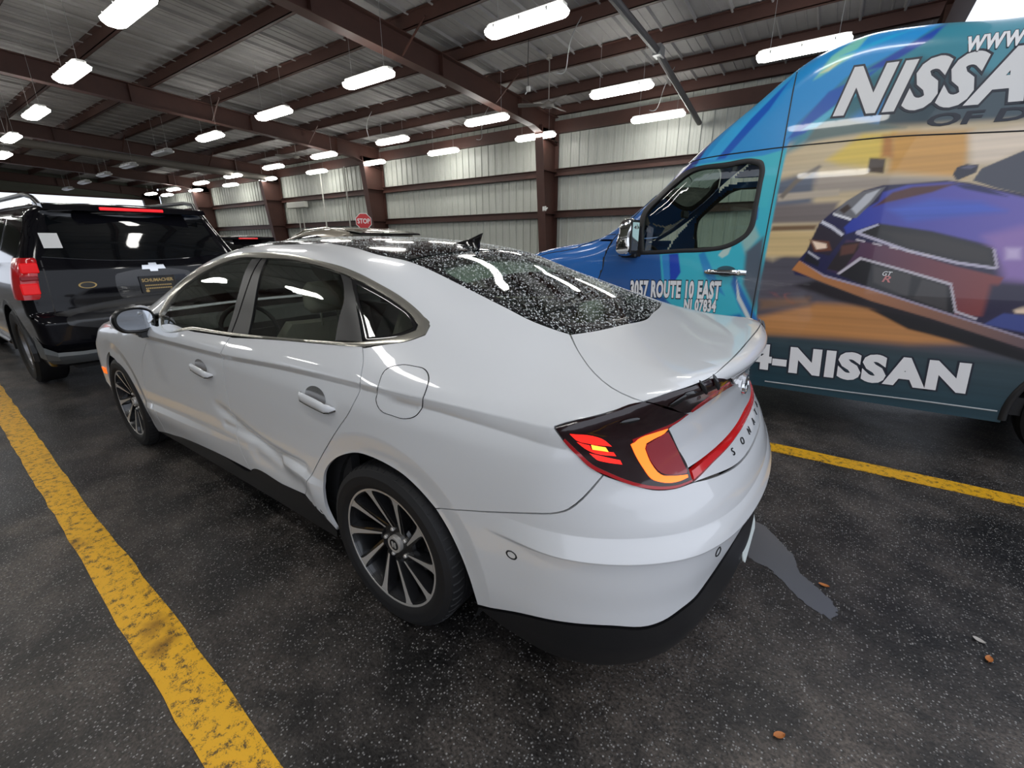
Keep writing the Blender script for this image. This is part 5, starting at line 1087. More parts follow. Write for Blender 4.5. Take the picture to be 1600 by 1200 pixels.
[[[0.143,1.863],[-0.097,2.156],[-0.423,2.461],[-0.694,2.67],[-0.856,2.744],[-0.795,2.69],[-0.601,2.526],[-0.389,2.341],[-0.232,2.143],[-0.153,1.971]],[0.0252,0.0423,0.2462],None,0.008,None],
[[[-0.232,2.051],[-0.433,2.333],[-0.637,2.539],[-0.817,2.659],[-0.72,2.513],[-0.528,2.306],[-0.323,2.042]],[0.0452,0.402,0.7605],None,0.006,None],
[[[-0.323,2.042],[-0.528,2.306],[-0.749,2.547],[-0.638,2.348],[-0.474,2.15],[-0.386,2.046]],[0.0116,0.107,0.5149],None,0.008,None],
[[[-0.884,2.494],[-0.961,2.627],[-1.119,2.738],[-1.164,2.747],[-1.079,2.599],[-0.916,2.507]],[0.2159,0.6172,0.5149],None,0.012,None],
[[[-0.904,2.527],[-0.987,2.574],[-1.026,2.583],[-0.961,2.534]],[0.6724,0.7305,0.4564],None,0.006,None],
[[[-1.161,2.496],[-1.388,2.617],[-1.531,2.701],[-1.472,2.615],[-1.266,2.501]],[0.016,0.0685,0.3916],None,0.01,None],
[[[-0.786,2.133],[-0.984,2.404],[-1.25,2.504],[-1.089,2.369],[-0.89,2.159]],[0.016,0.107,0.4564],None,0.01,None],
[[[-0.869,2.181],[-1.093,2.35],[-1.181,2.388],[-0.955,2.188]],[0.0802,0.4564,0.6445],None,0.01,None],
[[[-1.012,2.614],[-1.263,2.685],[-1.391,2.705],[-1.137,2.621]],[0.0176,0.402,0.7157],None,0.01,None],
[[[1.51,1.424],[0.646,1.469],[0.267,1.691],[0.015,2.02],[-0.015,1.985],[0.184,1.633],[0.205,1.324],[0.022,1.316],[-0.062,0.938],[-0.054,0.413],[1.497,0.462]],[0.0252,0.1384,0.4452],[0.0194,0.0887,0.305],0.006,"z"],
[[[0.03,1.34],[-0.578,1.468],[-0.682,1.595],[-0.662,1.969],[-0.796,2.074],[-0.786,1.797],[-0.782,1.466],[-0.77,1.024],[-0.811,0.599],[-0.524,0.561],[-0.034,0.978]],[0.0482,0.491,0.6172],None,0.006,None],
[[[-0.143,2.018],[-0.651,2.04],[-0.779,2.066],[-0.779,1.958],[-0.728,1.677],[-0.669,1.68],[-0.662,1.969],[-0.285,2.003]],[0.0545,0.5149,0.6172],None,0.008,None],
[[[0.012,1.323],[-0.047,1.333],[-0.082,1.108],[-0.032,1.105]],[0.0395,0.2623,0.6445],None,0.005,None],
[[[-0.047,1.333],[-0.125,1.339],[-0.163,1.185],[-0.122,1.109],[-0.082,1.108]],[0.016,0.0648,0.491],None,0.006,None],
[[[-0.288,1.331],[-0.331,1.355],[-0.45,1.147],[-0.535,1.009],[-0.462,1.053],[-0.356,1.167]],[0.0252,0.2623,0.5776],None,0.008,None],
[[[-0.439,1.328],[-0.501,1.412],[-0.538,1.428],[-0.513,1.334],[-0.473,1.306]],[0.5149,0.6724,0.6172],None,0.005,None],
[[[-0.578,1.468],[-0.668,1.553],[-0.712,1.466],[-0.64,1.335]],[0.305,0.5149,0.491],None,0.02,None],
[[[-0.575,1.198],[-0.631,1.108],[-0.797,0.839],[-0.79,0.743],[-0.657,0.922],[-0.566,1.105]],[0.0212,0.1559,0.4793],None,0.015,None],
[[[-0.447,0.807],[-0.664,0.875],[-0.786,0.767],[-0.818,0.551],[-0.389,0.49]],[0.0194,0.1384,0.4564],None,0.02,None],
[[[-0.599,1.153],[-0.644,1.016],[-0.755,0.836],[-0.828,0.766],[-0.81,0.75],[-0.71,0.855],[-0.626,0.991]],[0.6724,0.7305,0.7157],None,0.005,None],
[[[-0.637,1.357],[-0.742,1.466],[-0.781,1.115],[-0.766,0.907],[-0.652,1.109]],[0.0887,0.117,0.1559],None,0.02,None],
]

VY=-3.2
vanL=lambda P: van(P+np.array([0,VY,0]))
vblue=MAT('van_blue',(.03,.17,.55),.22,coat=.8)
wrapm=MAT('printed_wrap',(.5,.5,.5),.28,coat=.55); at=ND(wrapm,'ShaderNodeAttribute'); at.attribute_name='wrap'; LK(wrapm,at.outputs['Color'],BS(wrapm).inputs['Base Color'])
vglass=glass('van_glass',(.66,.76,.70),.03)
seal=MAT('black_seal',(.012,.012,.013),.45)
vt=thing('cargo_van','high-roof cargo van in a bright blue and teal racing-car wrap','van',(0,VY,0))
def paint(X):
    U=X[:,[0,2]]; n=len(U); Ccol=np.tile(np.array([.045,.16,.42]),(n,1))
    Ccol[U[:,0]<-.7]=(.03,.06,.08); Ccol[(U[:,1]>2.0)&(U[:,0]>-1.3)]=(.03,.20,.46)
    sn=np.sin(U[:,1]*91+2*np.sin(U[:,0]*1.3))*.5+np.sin(U[:,1]*213+U[:,0]*4)*.3+np.sin(U[:,1]*37-U[:,0]*2)*.4
    street=1+.10*sn
    for k,(pts,c0,c1,bl,ax) in enumerate(ART):
        B=np.array(pts); lo=B.min(0)-3*bl; hi=B.max(0)+3*bl
        s=np.where((U[:,0]>lo[0])&(U[:,0]<hi[0])&(U[:,1]>lo[1])&(U[:,1]<hi[1]))[0]
        if not len(s): continue
        u=U[s]; d=pdist(u,B); d=np.where(inpoly(u,B),d,-d); a=np.clip(.5+d/(2*bl),0,1); a=a*a*(3-2*a)
        c=np.tile(np.array(c0),(len(s),1))
        if c1 is not None:
            j=0 if ax=='x' else 1; t=(u[:,j]-B[:,j].min())/(np.ptp(B[:,j])+1e-9); t=1-t; c=c+(np.array(c1)-c)*t[:,None]
        if bl>=.012 and k<22: c=c*street[s][:,None]
        Ccol[s]=Ccol[s]*(1-a[:,None])+c*a[:,None]
    return Ccol
def gridskin(name,st,mask,mat,parent,x0,x1,z0=.30,z1=2.80,side=1,art=False,off=0):
    xs=np.arange(x0,x1+st,st); zs=np.arange(z0,z1+st,st); nx,nz=len(xs),len(zs)
    U=np.array([(x,z) for z in zs for x in xs]); X,D=fromparam('S',U,vanL,side=side); N=grad(vanL,X)
    ok=(side*N[:,1]>.22)&(np.abs(vanL(X))<.004)&mask(U)
    o2=ok.reshape(nz,nx); fm=o2[:-1,:-1]&o2[1:,:-1]&o2[:-1,1:]&o2[1:,1:]
    j,i=np.where(fm); a=j*nx+i; F=np.stack([a,a+1,a+nx+1,a+nx],1)
    if side>0: F=F[:,::-1]
    used=np.unique(F); mp=np.full(len(X),-1); mp[used]=np.arange(len(used)); F=mp[F]; V=X[used]+N[used]*off
    o=mesh(name,V,F,mat,parent,smooth=True,normals=N[used])
    if art:
        c=paint(V); at=o.data.color_attributes.new('wrap','FLOAT_COLOR','POINT'); at.data.foreach_set('color',np.c_[c,np.ones(len(c))].ravel())
    return o
WIN=np.array(VAN['win']); WING=np.array(VAN['winglass'])
DF=np.array([(.62,.30),(.62,.80),(.575,1.146),(.558,1.185),(.545,1.30),(.468,1.467),(.435,1.50),(.30,1.66),(.19,1.78),(.02,1.99),(-.145,2.06)])
dfx=lambda z:np.interp(z,DF[:,1],DF[:,0]); dseam=lambda z:np.interp(z,[.3,.95,1.5,1.9,2.08],[-.752,-.748,-.757,-.766,-.769])
zup=lambda x:np.interp(x,[-2.2,-1.98,-1.40,-.77,-.5,-.2,.1],[2.02,2.035,2.078,2.083,2.076,2.063,2.0])
WZ=smoothpoly(WING.mean(0)+(WING-WING.mean(0))*1.035,.03,60)
arch=lambda U,cx,r:np.hypot(U[:,0]-cx,U[:,1]-.37)>r
def m_door(U): return (U[:,0]>dseam(U[:,1])-.005)&(U[:,0]<dfx(U[:,1])+.005)&(U[:,1]<zup(U[:,0])+.005)&~inpoly(U,WZ)
def m_up(U): return (U[:,0]>dseam(U[:,1])-.005)&((U[:,1]>zup(U[:,0])-.005)|(U[:,0]>dfx(U[:,1])-.005))&(U[:,1]>1.45)
def m_cargo(U): return (U[:,0]<dseam(U[:,1])+.005)&arch(U,-2.75,.47)
def m_fend(U): return (U[:,0]>dfx(U[:,1])-.005)&(U[:,1]<=1.45)&arch(U,.96,.47)
gridskin('cargo_side_panel',.008,m_cargo,wrapm,vt,-2.45,-.74,art=True)
gridskin('cargo_rear_side',.03,lambda U:arch(U,-2.75,.47),MAT('wrap_rear',(.05,.06,.09),.28,coat=.5),vt,-4.2,-2.44)
vd=gridskin('cab_door',.008,m_door,wrapm,vt,-.78,.64,art=True)
gridskin('cab_roof_side',.008,m_up,wrapm,vt,-.78,.70,1.44,2.80,art=True)
gridskin('front_fender',.02,m_fend,vblue,vt,.40,1.95,.30,1.5)
for nm,mk,a,b in (('cargo_side_panel',lambda U:m_cargo(U),-4.2,-.74),('cab_door',m_door,-.78,.64),('cab_roof_side',lambda U:m_up(U)&(U[:,1]>2.1),-.78,.7),('front_fender',m_fend,.4,1.95)):
    gridskin(nm,.02,mk,vblue,vt,a,b,side=-1)
# seams, window seal and glass
def seam(pts,r=.0045,side=1,par=vt,name='panel_seam',mat=seal,off=.0):
    U=smoothpoly(pts,.05,60,closed=False); X,_=fromparam('S',U,vanL,side=side); N=grad(vanL,X)
    return mesh(name,*(lambda m:(m.V,m.F))(MB().tube(X+N*off,r,6)),mat,par)
seam([(float(dseam(z)),z) for z in np.linspace(.32,2.62,14)])
seam([(x,float(zup(x))) for x in np.linspace(-2.2,-.02,16)])
seam([tuple(p) for p in DF[1:]])
seam([(-.6,2.1),(-.58,2.3),(-.50,2.42)],.003) if False else None
seam([(.46,1.5),(.6,1.49),(.72,1.45),(.865,1.385),(1.3,1.30),(1.8,1.0)],.004)
seam([(-.92,.345),(-1.4,.355),(-1.9,.37),(-2.25,.375)],.006,mat=MAT('rocker_edge',(.35,.37,.38),.4))
for sd in (1,-1):
    g=panel('door_window','S',[(x,0,z) for x,z in WING],vanL,vglass,vt,gap=-.006,step=.05,lip=0,off=-.012,side=sd)
    r=None
    def rs(P,n=160):
        B=smoothpoly(P,.01,60); d=np.r_[0,np.cumsum(np.linalg.norm(np.roll(B,-1,0)-B,axis=1))]; B=np.r_[B,B[:1]]; q=np.linspace(0,d[-1],n,endpoint=False); return np.stack([np.interp(q,d,B[:,0]),np.interp(q,d,B[:,1])],1)
    cI=WING.mean(0); a=rs(cI+(WIN-cI)*1.03); b=rs(cI+(WING-cI)*.985); X,_=fromparam('S',np.r_[a,b],vanL,side=sd); N=grad(vanL,X); n=len(a)
    V=np.r_[X[:n]+N[:n]*.002,X[:n]*.5+X[n:]*.5+N[:n]*.010,X[n:]+N[n:]*.003,X[n:]-N[n:]*.03]; F=[(q*n+k,q*n+(k+1)%n,(q+1)*n+(k+1)%n,(q+1)*n+k) for q in range(3) for k in range(n)]
    if sd>0: F=[f[::-1] for f in F]
    shade(mesh('window_seal',V,F,seal,vt),60)
panel('roof_skin','T',[(-4.2,0,0),(-4.2,.80,0),(-1.2,.80,0),(-.3,.80,0),(-.02,.78,0),(-.10,.4,0),(-.12,0,0)],vanL,vblue,vt,half=True,step=.08,lip=0,off=-.003)
panel('windscreen','T',[(-.12,0,0),(-.10,.4,0),(-.02,.78,0),(.62,.81,0),(.74,.5,0),(.80,0,0)],vanL,vglass,vt,half=True,step=.05,lip=0,off=-.002,gap=.01)
for sd in (1,-1): panel('windscreen_pillar','T',[(-.03,sd*.77,0),(.62,sd*.80,0),(.70,sd*.90,0),(.0,sd*.90,0)],vanL,vblue,vt,step=.04,lip=0,off=-.003,gap=0)
panel('hood','T',[(.80,0,0),(.74,.5,0),(.62,.82,0),(.85,.88,0),(1.4,.80,0),(1.85,.6,0),(1.9,0,0)],vanL,vblue,vt,half=True,step=.06,lip=.01,off=.001)
def vanfront(P): return vanL(P)
U=[(.0,.32),(.75,.32),(.80,.7),(.72,1.0),(.5,1.12),(.0,1.14)]
V=[];F=[]; ys=np.linspace(-.92,.92,30); zs=np.linspace(.32,1.2,16)
UU=np.array([(y,z) for z in zs for y in ys]); lo=np.zeros(len(UU)); hi=np.full(len(UU),2.0); O=np.c_[np.full(len(UU),2.3),UU]
for _ in range(30):
    m_=.5*(lo+hi); g_=vanL(O-np.c_[m_,0*m_,0*m_])>0; lo=np.where(g_,m_,lo); hi=np.where(g_,hi,m_)
X=O-np.c_[hi,0*hi,0*hi]; F=[(j*30+i,j*30+i+1,(j+1)*30+i+1,(j+1)*30+i) for j in range(15) for i in range(29)]
shade(mesh('front_end',X,F,vblue,vt),60)
MB().box((1.86,-.62,.72),(1.99,.62,1.02),.02).build('grille',seal,vt)
for s_ in (1,-1): MB().box((1.72,s_*.78-.12,.78),(1.88,s_*.78+.12,1.05),.04).build('headlamp',chrome,vt)
# white marker on the pillar, door handle with cup
panel('pillar_sticker','S',[(x,0,z) for x,z in VAN['white']],vanL,MAT('white_vinyl',(.75,.76,.80),.3),vt,step=.02,lip=.002,off=.003)
hx0,hx1,hz=-.355,-.665,1.197
X,_=fromparam('S',np.array([(x,hz) for x in np.linspace(hx0,hx1,9)]),vanL); N=grad(vanL,X)
m=MB(); P=X+N*np.array([.006,.03,.036,.038,.038,.038,.036,.03,.006])[:,None]
V=[];F=[]
for p,hw in zip(P,(.012,.019,.021,.021,.021,.022,.024,.024,.018)):
    for dy,dz in ((-.010,-hw),(.004,-hw*.9),(.010,-hw*.3),(.010,hw*.3),(.004,hw*.9),(-.010,hw)): V.append((p[0],p[1]+dy,p[2]+dz))
for i in range(8):
    for k in range(6): F.append((i*6+k,i*6+(k+1)%6,(i+1)*6+(k+1)%6,(i+1)*6+k))
F+= [tuple(range(6))[::-1],tuple(48+k for k in range(6))]
hd=mesh('door_handle',V,[f[::-1] for f in F],chrome,vd); shade(hd,40)
MB().lathe([(0,.050),(.012,.050),(.014,.044)],16,'y',(-.615,X[0][1]-.002,hz)).build('door_lock',dchrome,hd)
A=np.linspace(0,2*math.pi,24,endpoint=False); V=[];cup=MAT('handle_recess',(.03,.09,.12),.3,coat=.5)
Xc,_=fromparam('S',np.array([(-.515+.075*math.cos(a),1.205+.042*math.sin(a)) for a in A]),vanL); mesh('handle_recess',Xc+grad(vanL,Xc)*.002,[tuple(range(24))[::-1]],cup,vd)
# door mirror: chrome shell, black arm
mv=MB(); 
prof=[(.225,1.335),(.215,1.46),(.215,1.60),(.245,1.625),(.30,1.615),(.325,1.50),(.345,1.40),(.335,1.335),(.29,1.315)]
V=[];F=[];sp=smoothpoly(prof,.03,80);k=len(sp); c=sp.mean(0)
for y,sc in ((1.045,.80),(1.06,.97),(1.12,1.0),(1.20,.97),(1.235,.86),(1.245,.55)):
    for p in sp: q=c+(p-c)*sc; V.append((q[0],y,q[1]))
for j in range(5):
    for i in range(k): F.append((j*k+i,j*k+(i+1)%k,(j+1)*k+(i+1)%k,(j+1)*k+i))
F+=[tuple(range(k))[::-1],tuple(5*k+i for i in range(k))]
mm=mesh('door_mirror',V,F,chrome,vt); shade(mm,50)
MB().box((.205,1.05,1.335),(.218,1.235,1.61),.01).build('mirror_back',seal,mm)
mesh('mirror_glass',[(.2035,1.065,1.36),(.2035,1.22,1.36),(.2035,1.22,1.59),(.2035,1.065,1.59)],[(0,1,2,3)],MAT('van_mirror_glass',(.5,.55,.6),.03,1),mm)
m=MB()
for z in (1.39,1.47,1.55): m.tube([(.235,1.242,z),(.30,1.243,z-.012)],.005,6)
m.build('shell_rib',seal,mm)['kind']='stuff'
m=MB(); m.box((.22,.97,1.30),(.36,1.06,1.345),.012); m.prism([(.20,1.31),(.40,1.31),(.40,1.36),(.27,1.50),(.21,1.56)],.955,1.0,'y'); m.build('mirror_arm',seal,mm)
# lettering
silv=MAT('silver_letters',(.72,.72,.72),.35,coat=.3); ink=MAT('dark_print',(.02,.025,.04),.4); wht=MAT('white_letters',(.85,.85,.86),.35)
def lettering(body,xl,xr,zb,zt,mat,name,shear=0,drop=0,bold=.0,outline=None,space=1):
    """xl: left end as read from the near side (larger x)"""
    xc=(xl+xr)/2; zc=(zb+zt)/2; X,_=fromparam('S',np.array([[xc,zc]]),vanL); N=grad(vanL,X)[0]; N[0]=0; N/=np.linalg.norm(N)
    xa=np.array([-1.,0,0]); ya=np.cross(N,xa)
    ca,sa=math.cos(drop),math.sin(drop); xa,ya=xa*ca-ya*sa,xa*sa+ya*ca
    outs=[]
    for of,mt,dz,nm in ([(outline,ink,.0015,name+'_outline')] if outline else [])+[(bold,mat,.003,name)]:
        o=text(nm,body,1,mt,vt,np.eye(4),.0,shear=shear,offset=0,space=space)
        A=np.zeros(len(o.data.vertices)*3); o.data.vertices.foreach_get('co',A); A=A.reshape(-1,3); lo,hi=A.min(0),A.max(0)
        o2=text(nm,body,1,mt,vt,np.eye(4),.004,shear=shear,offset=of,space=space); bpy.data.objects.remove(o)
        A=np.zeros(len(o2.data.vertices)*3); o2.data.vertices.foreach_get('co',A); A=A.reshape(-1,3)
        A[:,0]=(A[:,0]-(lo[0]+hi[0])/2)*(xl-xr)/(hi[0]-lo[0]); A[:,1]=(A[:,1]-(lo[1]+hi[1])/2)*(zt-zb)/(hi[1]-lo[1])
        A[:,2]=np.where(A[:,2]>0,dz,dz-.002)
        W=X[0]+A[:,:1]*xa+A[:,1:2]*ya+N*A[:,2:3]
        o2.data.vertices.foreach_set('co',W.ravel()); o2.data.update(); outs.append(o2)
    return outs
lettering('NISSAN',-1.062,-2.22,2.225,2.485,silv,'wrap_letters',.22,math.radians(3.2),.05,.085,space=1.12)
lettering('OF D',-1.545,-1.98,2.105,2.172,ink,'wrap_small_letters',.1,math.radians(2.5),.03)
lettering('WWW',-1.64,-1.875,2.50,2.575,wht,'wrap_web_letters',.0,math.radians(3),.05,.09,space=1.2)
lettering('3057 ROUTE 10 EAST',.262,-.492,.975,1.105,wht,'door_address_letters',0,math.radians(-2),.05,.10,space=1.12)
lettering('NJ 07834',-.225,-.475,.845,.965,wht,'door_zip_letters',0,math.radians(-2),.05,.10,space=1.12)
lettering('4-NISSAN',-.80,-2.06,.465,.645,wht,'side_phone_letters',-.05,math.radians(-1),.06,.10,space=1.14)
lettering('GT',-1.50,-1.55,1.205,1.235,wht,'print_badge_letters',.2,math.radians(4),.01); lettering('R',-1.508,-1.55,1.165,1.205,MAT('pink_print',(.6,.25,.25),.4),'print_badge_letters',.2,math.radians(4),.02)
# inside of the cab
cabm=MAT('cab_trim',(.10,.095,.085),.7)
m=MB(); m.box((-.95,-.80,.4),(-.90,.80,2.40)); m.build('bulkhead',cabm,vt)
m=MB(); m.prism([(.35,.75),(.40,1.18),(.62,1.30),(.85,1.22),(.9,.7)],-.92,.92,'y'); m.build('dashboard',seatd,vt)
m=MB(); m.tube([(.22+.08*math.sin(a),.45+.19*math.cos(a),1.24+.15*math.sin(a)) for a in A],.016,8,False); m.tube([(.22,.45,1.24),(.45,.45,1.10)],.03,8); m.box((.21,.28,1.23),(.225,.62,1.26)); m.build('steering_wheel',seatd,vt)
for y in (.45,-.45):
    m=MB(); m.box((-.55,y-.25,.75),(-.0,y+.25,.92),.05); m.prism([(-.42,.9),(-.56,.9),(-.74,1.42),(-.62,1.44)],y-.24,y+.24,'y'); s_=m.build('cab_seat',cabm,vt); hm=MB(); hm.box((-.76,y-.13,1.46),(-.66,y+.13,1.66),.035); hm.build('headrest',cabm,s_)
for s_ in (1,-1): MB().box((-.75,s_*.93-.03,.4),(.6,s_*.93+.03,1.30)).build('door_lining',cabm,vt)
MB().box((-.88,-.80,2.28),(-.62,.80,2.33)).build('headliner',headl,vt)
MB().box((.10,-.11,1.66),(.13,.11,1.73),.01).build('rear_view_mirror',seatd,vt)
MB().box((-4.15,-.9,.34),(1.7,.9,.46)).build('floor_pan',dark,vt)
MB().box((-4.27,-.97,.32),(-4.2,.97,2.5),.02).build('rear_doors',vblue,vt)
# wheels
def vwheel(par,x,y,z,R,w,side,rim=MAT('steel_rim',(.22,.22,.23),.4,.7)):
    e=bpy.data.objects.new('wheel',None); COL.objects.link(e); e.parent=par; e.location=(x,y,z); e.rotation_euler=(0,0,0 if side>0 else math.pi)
    h=w/2; t=MB().lathe([(R*.60,-h*.85),(R*.72,-h),(R*.9,-h),(R*.985,-h*.8),(R,-h*.4),(R*.985,-h*.1),(R*.985,h*.1),(R,h*.4),(R*.985,h*.8),(R*.9,h),(R*.72,h),(R*.62,h*.9),(R*.58,h*.7)],48,'y').build('tire',rubber,e); shade(t,30)
    r=MB().lathe([(0,h*.45),(R*.18,h*.5),(R*.2,h*.35),(R*.48,h*.25),(R*.54,h*.75),(R*.62,h*.8),(R*.60,-h*.8)],40,'y').build('rim',rim,e); shade(r,30)
    for k in range(6):
        a=2*math.pi*k/6; MB().lathe([(0,h*.5),(R*.022,h*.5),(R*.025,h*.3)],8,'y',(R*.27*math.cos(a),0,R*.27*math.sin(a))).build('lug_nut',chrome,e)
    return e
for x in (.96,-2.75):
    for sd in (1,-1):
        vwheel(vt,x,sd*.82,.375,.375,.24,sd)
        a=np.linspace(math.radians(-5),math.radians(185),18); V=[];F=[]
        for q in a:
            for (r,y) in ((.475,.99),(.48,.62),(.05,.62)): V.append((x+r*math.cos(q),sd*y,.37+r*math.sin(q)))
        for i in range(17):
            for j in (0,1): F.append((i*3+j,i*3+j+1,(i+1)*3+j+1,(i+1)*3+j))
        mesh('wheel_liner',V,F if sd>0 else [f[::-1] for f in F],dark,vt)

for sd in (1,-1):
    for x in (.96,-2.75):
        U=np.array([(x+.468*math.cos(a),.37+.468*math.sin(a)) for a in np.linspace(math.radians(-6),math.radians(186),40)]); U=U[U[:,1]>.31]
        X,_=fromparam('S',U,vanL,side=sd); shade(MB().tube(X-np.array([0,sd*.004,0]),.022,8).build('arch_lip',seal,vt),60)

# ---------------------------------------------------------------- vehicles ahead
def castR(fn,YZ,x0=-.4,x1=1.2):
    YZ=np.array(YZ,float); n=len(YZ); lo=np.full(n,x0); hi=np.full(n,x1)
    for _ in range(28):
        m=.5*(lo+hi); g=fn(np.c_[m,YZ])>0; lo=np.where(g,m,lo); hi=np.where(g,hi,m)
    return np.c_[hi,YZ]
def rpanel(name,fn,YZ,mat,parent,off=.004,step=.05,lip=.01,smooth=True):
    B=smoothpoly(YZ,step,40 if smooth else -1); lo,hi=B.min(0),B.max(0)
    G=np.array([(y,z) for y in np.arange(lo[0],hi[0],step) for z in np.arange(lo[1],hi[1],step)]).reshape(-1,2)
    if len(G): G=G[inpoly(G,B)]
    if len(G): G=G[pdist(G,B)>step*.4]
    A=np.concatenate([B,G]) if len(G) else B
    v,ed,fa,*_=delaunay_2d_cdt([Vector(map(float,p)) for p in A],[],[list(range(len(B)))],1,1e-6)
    X=castR(fn,[tuple(p) for p in v]); N=grad(fn,X); F=[tuple(f) for f in fa]
    p=X[np.array(F)]; q=np.cross(p[:,1]-p[:,0],p[:,2]-p[:,0]); s=np.einsum('ij,ij->i',q,N[np.array(F)].mean(1))
    F=[f if k>0 else f[::-1] for f,k in zip(F,s)]
    cnt={(a,b) for f in F for a,b in ((f[0],f[1]),(f[1],f[2]),(f[2],f[0]))}; bd=[(a,b) for a,b in cnt if (b,a) not in cnt]
    n=len(X); V=np.concatenate([X+N*off,X+N*(off-lip)]); 
    F+=[(b,a,a+n,b+n) for a,b in bd]
    NN=np.concatenate([N,N]); return mesh(name,V,F,mat,parent,smooth=True,normals=NN)
def skin(name,fn,mode,a0,a1,b0,b1,st,mask,mat,parent,side=1,off=0):
    us=np.arange(a0,a1+st,st); vs=np.arange(b0,b1+st,st); U=np.array([(u,v) for v in vs for u in us]); nu,nv=len(us),len(vs)
    if mode=='R': X=castR(fn,U)
    else: X,_=fromparam(mode,U,fn,side=side)
    N=grad(fn,X); ok=(np.abs(fn(X))<.004)&mask(U,X,N); o2=ok.reshape(nv,nu); fm=o2[:-1,:-1]&o2[1:,:-1]&o2[:-1,1:]&o2[1:,1:]
    j,i=np.where(fm); a=j*nu+i; F=np.stack([a,a+1,a+nu+1,a+nu],1)
    if not len(F): return None
    p=X[F]; q=np.cross(p[:,1]-p[:,0],p[:,2]-p[:,0]); s=np.einsum('ij,ij->i',q,N[F].mean(1)); F[s<0]=F[s<0][:,::-1]
    used=np.unique(F); mp=np.full(len(X),-1); mp[used]=np.arange(len(used))
    return mesh(name,X[used]+N[used]*off,mp[F],mat,parent,smooth=True,normals=N[used])
bpaint=MAT('black_paint',(.005,.005,.007),.10,spec=.15,coat=.3)
privacy=MAT('privacy_glass',(.004,.005,.006),.04,coat=.3)
sp=thing('black_suv','full-size black estate SUV with lit red tail lamp ahead of the white saloon','car',(4.65,-.02,0))
def roundrect(y0,y1,z0,z1,r=.06):
    out=[]
    for cy,cz,a in ((y1-r,z1-r,0),(y0+r,z1-r,90),(y0+r,z0+r,180),(y1-r,z0+r,270)):
        for k in range(4): q=math.radians(a+30*k); out.append((cy+r*math.cos(q),cz+r*math.sin(q)))
    return out
def build_wagon(t,fn,paint,L,wb,ax,R,top,big=True,glassm=privacy):
    wh=lambda U:(np.hypot(U[:,0]-ax,U[:,1]-R)>R+.07)&(np.hypot(U[:,0]-ax-wb,U[:,1]-R)>R+.07)
    for sd in (1,-1):
        skin('body_side',fn,'S',-.1,L+.05,.30,top,.03,lambda U,X,N:(N[:,1]*sd>.35)&wh(U),paint,t,side=sd)
        for cx in (ax,ax+wb):
            A=np.linspace(math.radians(-10),math.radians(190),22); V=[];F=[]
            hw=float(np.abs(fromparam('S',np.array([[cx,R+R+.1]]),fn)[0][0,1]))
            for q in A:
                for r,y in ((R+.055,hw+.004),(R+.10,hw+.004),(R+.115,hw-.03),(R+.08,hw-.32),(.03,hw-.32)): V.append((cx+r*math.cos(q),sd*y,R+r*math.sin(q)))
            F=[(i*5+j,i*5+j+1,(i+1)*5+j+1,(i+1)*5+j) for i in range(21) for j in range(2)]+[(i*5+j,(i+1)*5+j,(i+1)*5+j+1,i*5+j+1) for i in range(21) for j in (3,)]+[(i*5,(i+1)*5,(i+1)*5+3,i*5+3) for i in range(21)]
            mesh('wheel_arch',V,F if sd>0 else [f[::-1] for f in F],satin,t)
            vwheel(t,cx,sd*(hw-.135),R,R,.26,sd)
    skin('rear_body','' or fn,'R',-1.02,1.02,.30,top,.03,lambda U,X,N:N[:,0]<-.3,paint,t)
    skin('roof_skin',fn,'T',-.1,L,-1.0,1.0,.05,lambda U,X,N:N[:,2]>.25,paint,t)
    Y,Z=np.meshgrid(np.linspace(-.85,.85,16),np.linspace(.35,top*.6,10)); V=[];F=[]
    UU=np.c_[Y.ravel(),Z.ravel()]; lo=np.full(len(UU),L-1.2); hi=np.full(len(UU),L+.4)
    for _ in range(24):
        m=.5*(lo+hi); g=fn(np.c_[m,UU])>0; hi=np.where(g,m,hi); lo=np.where(g,lo,m)
    mesh('front_fascia',np.c_[lo,UU],[(j*16+i,j*16+i+1,(j+1)*16+i+1,(j+1)*16+i) for j in range(9) for i in range(15)],paint,t,smooth=True)
    MB().box((.15,-.8,.26),(L-.2,.8,.42)).build('floor_pan',dark,t)
fw=wagon
build_wagon(sp,fw,bpaint,5.5,3.3,1.08,.40,1.95)
rpanel('rear_window',fw,[(.74,1.40),(.80,1.33),(.4,1.29),(-.4,1.29),(-.80,1.33),(-.74,1.40),(-.665,1.70),(-.4,1.735),(.4,1.735),(.665,1.70)],privacy,sp,.006,.06)
# roof spoiler with high brake light
m=MB(); m.prism([(.26,1.755),(.62,1.79),(.62,1.835),(.30,1.805)],-.68,.68,'y'); spo=m.build('roof_spoiler',bpaint,sp)
MB().box((.262,-.27,1.765),(.285,.27,1.795),.005).build('brake_light',MAT('lit_brake_bar',(.7,.02,.03),.2,emit=(1,.012,.016),es=.4),spo)
for s in (1,-1):
    r=MB().tube([(.45,s*.66,1.80),(.55,s*.68,1.875),(.8,s*.69,1.91),(2.8,s*.69,1.925),(3.2,s*.68,1.88)],.022,8).build('roof_rail',satin,sp); shade(r,60)
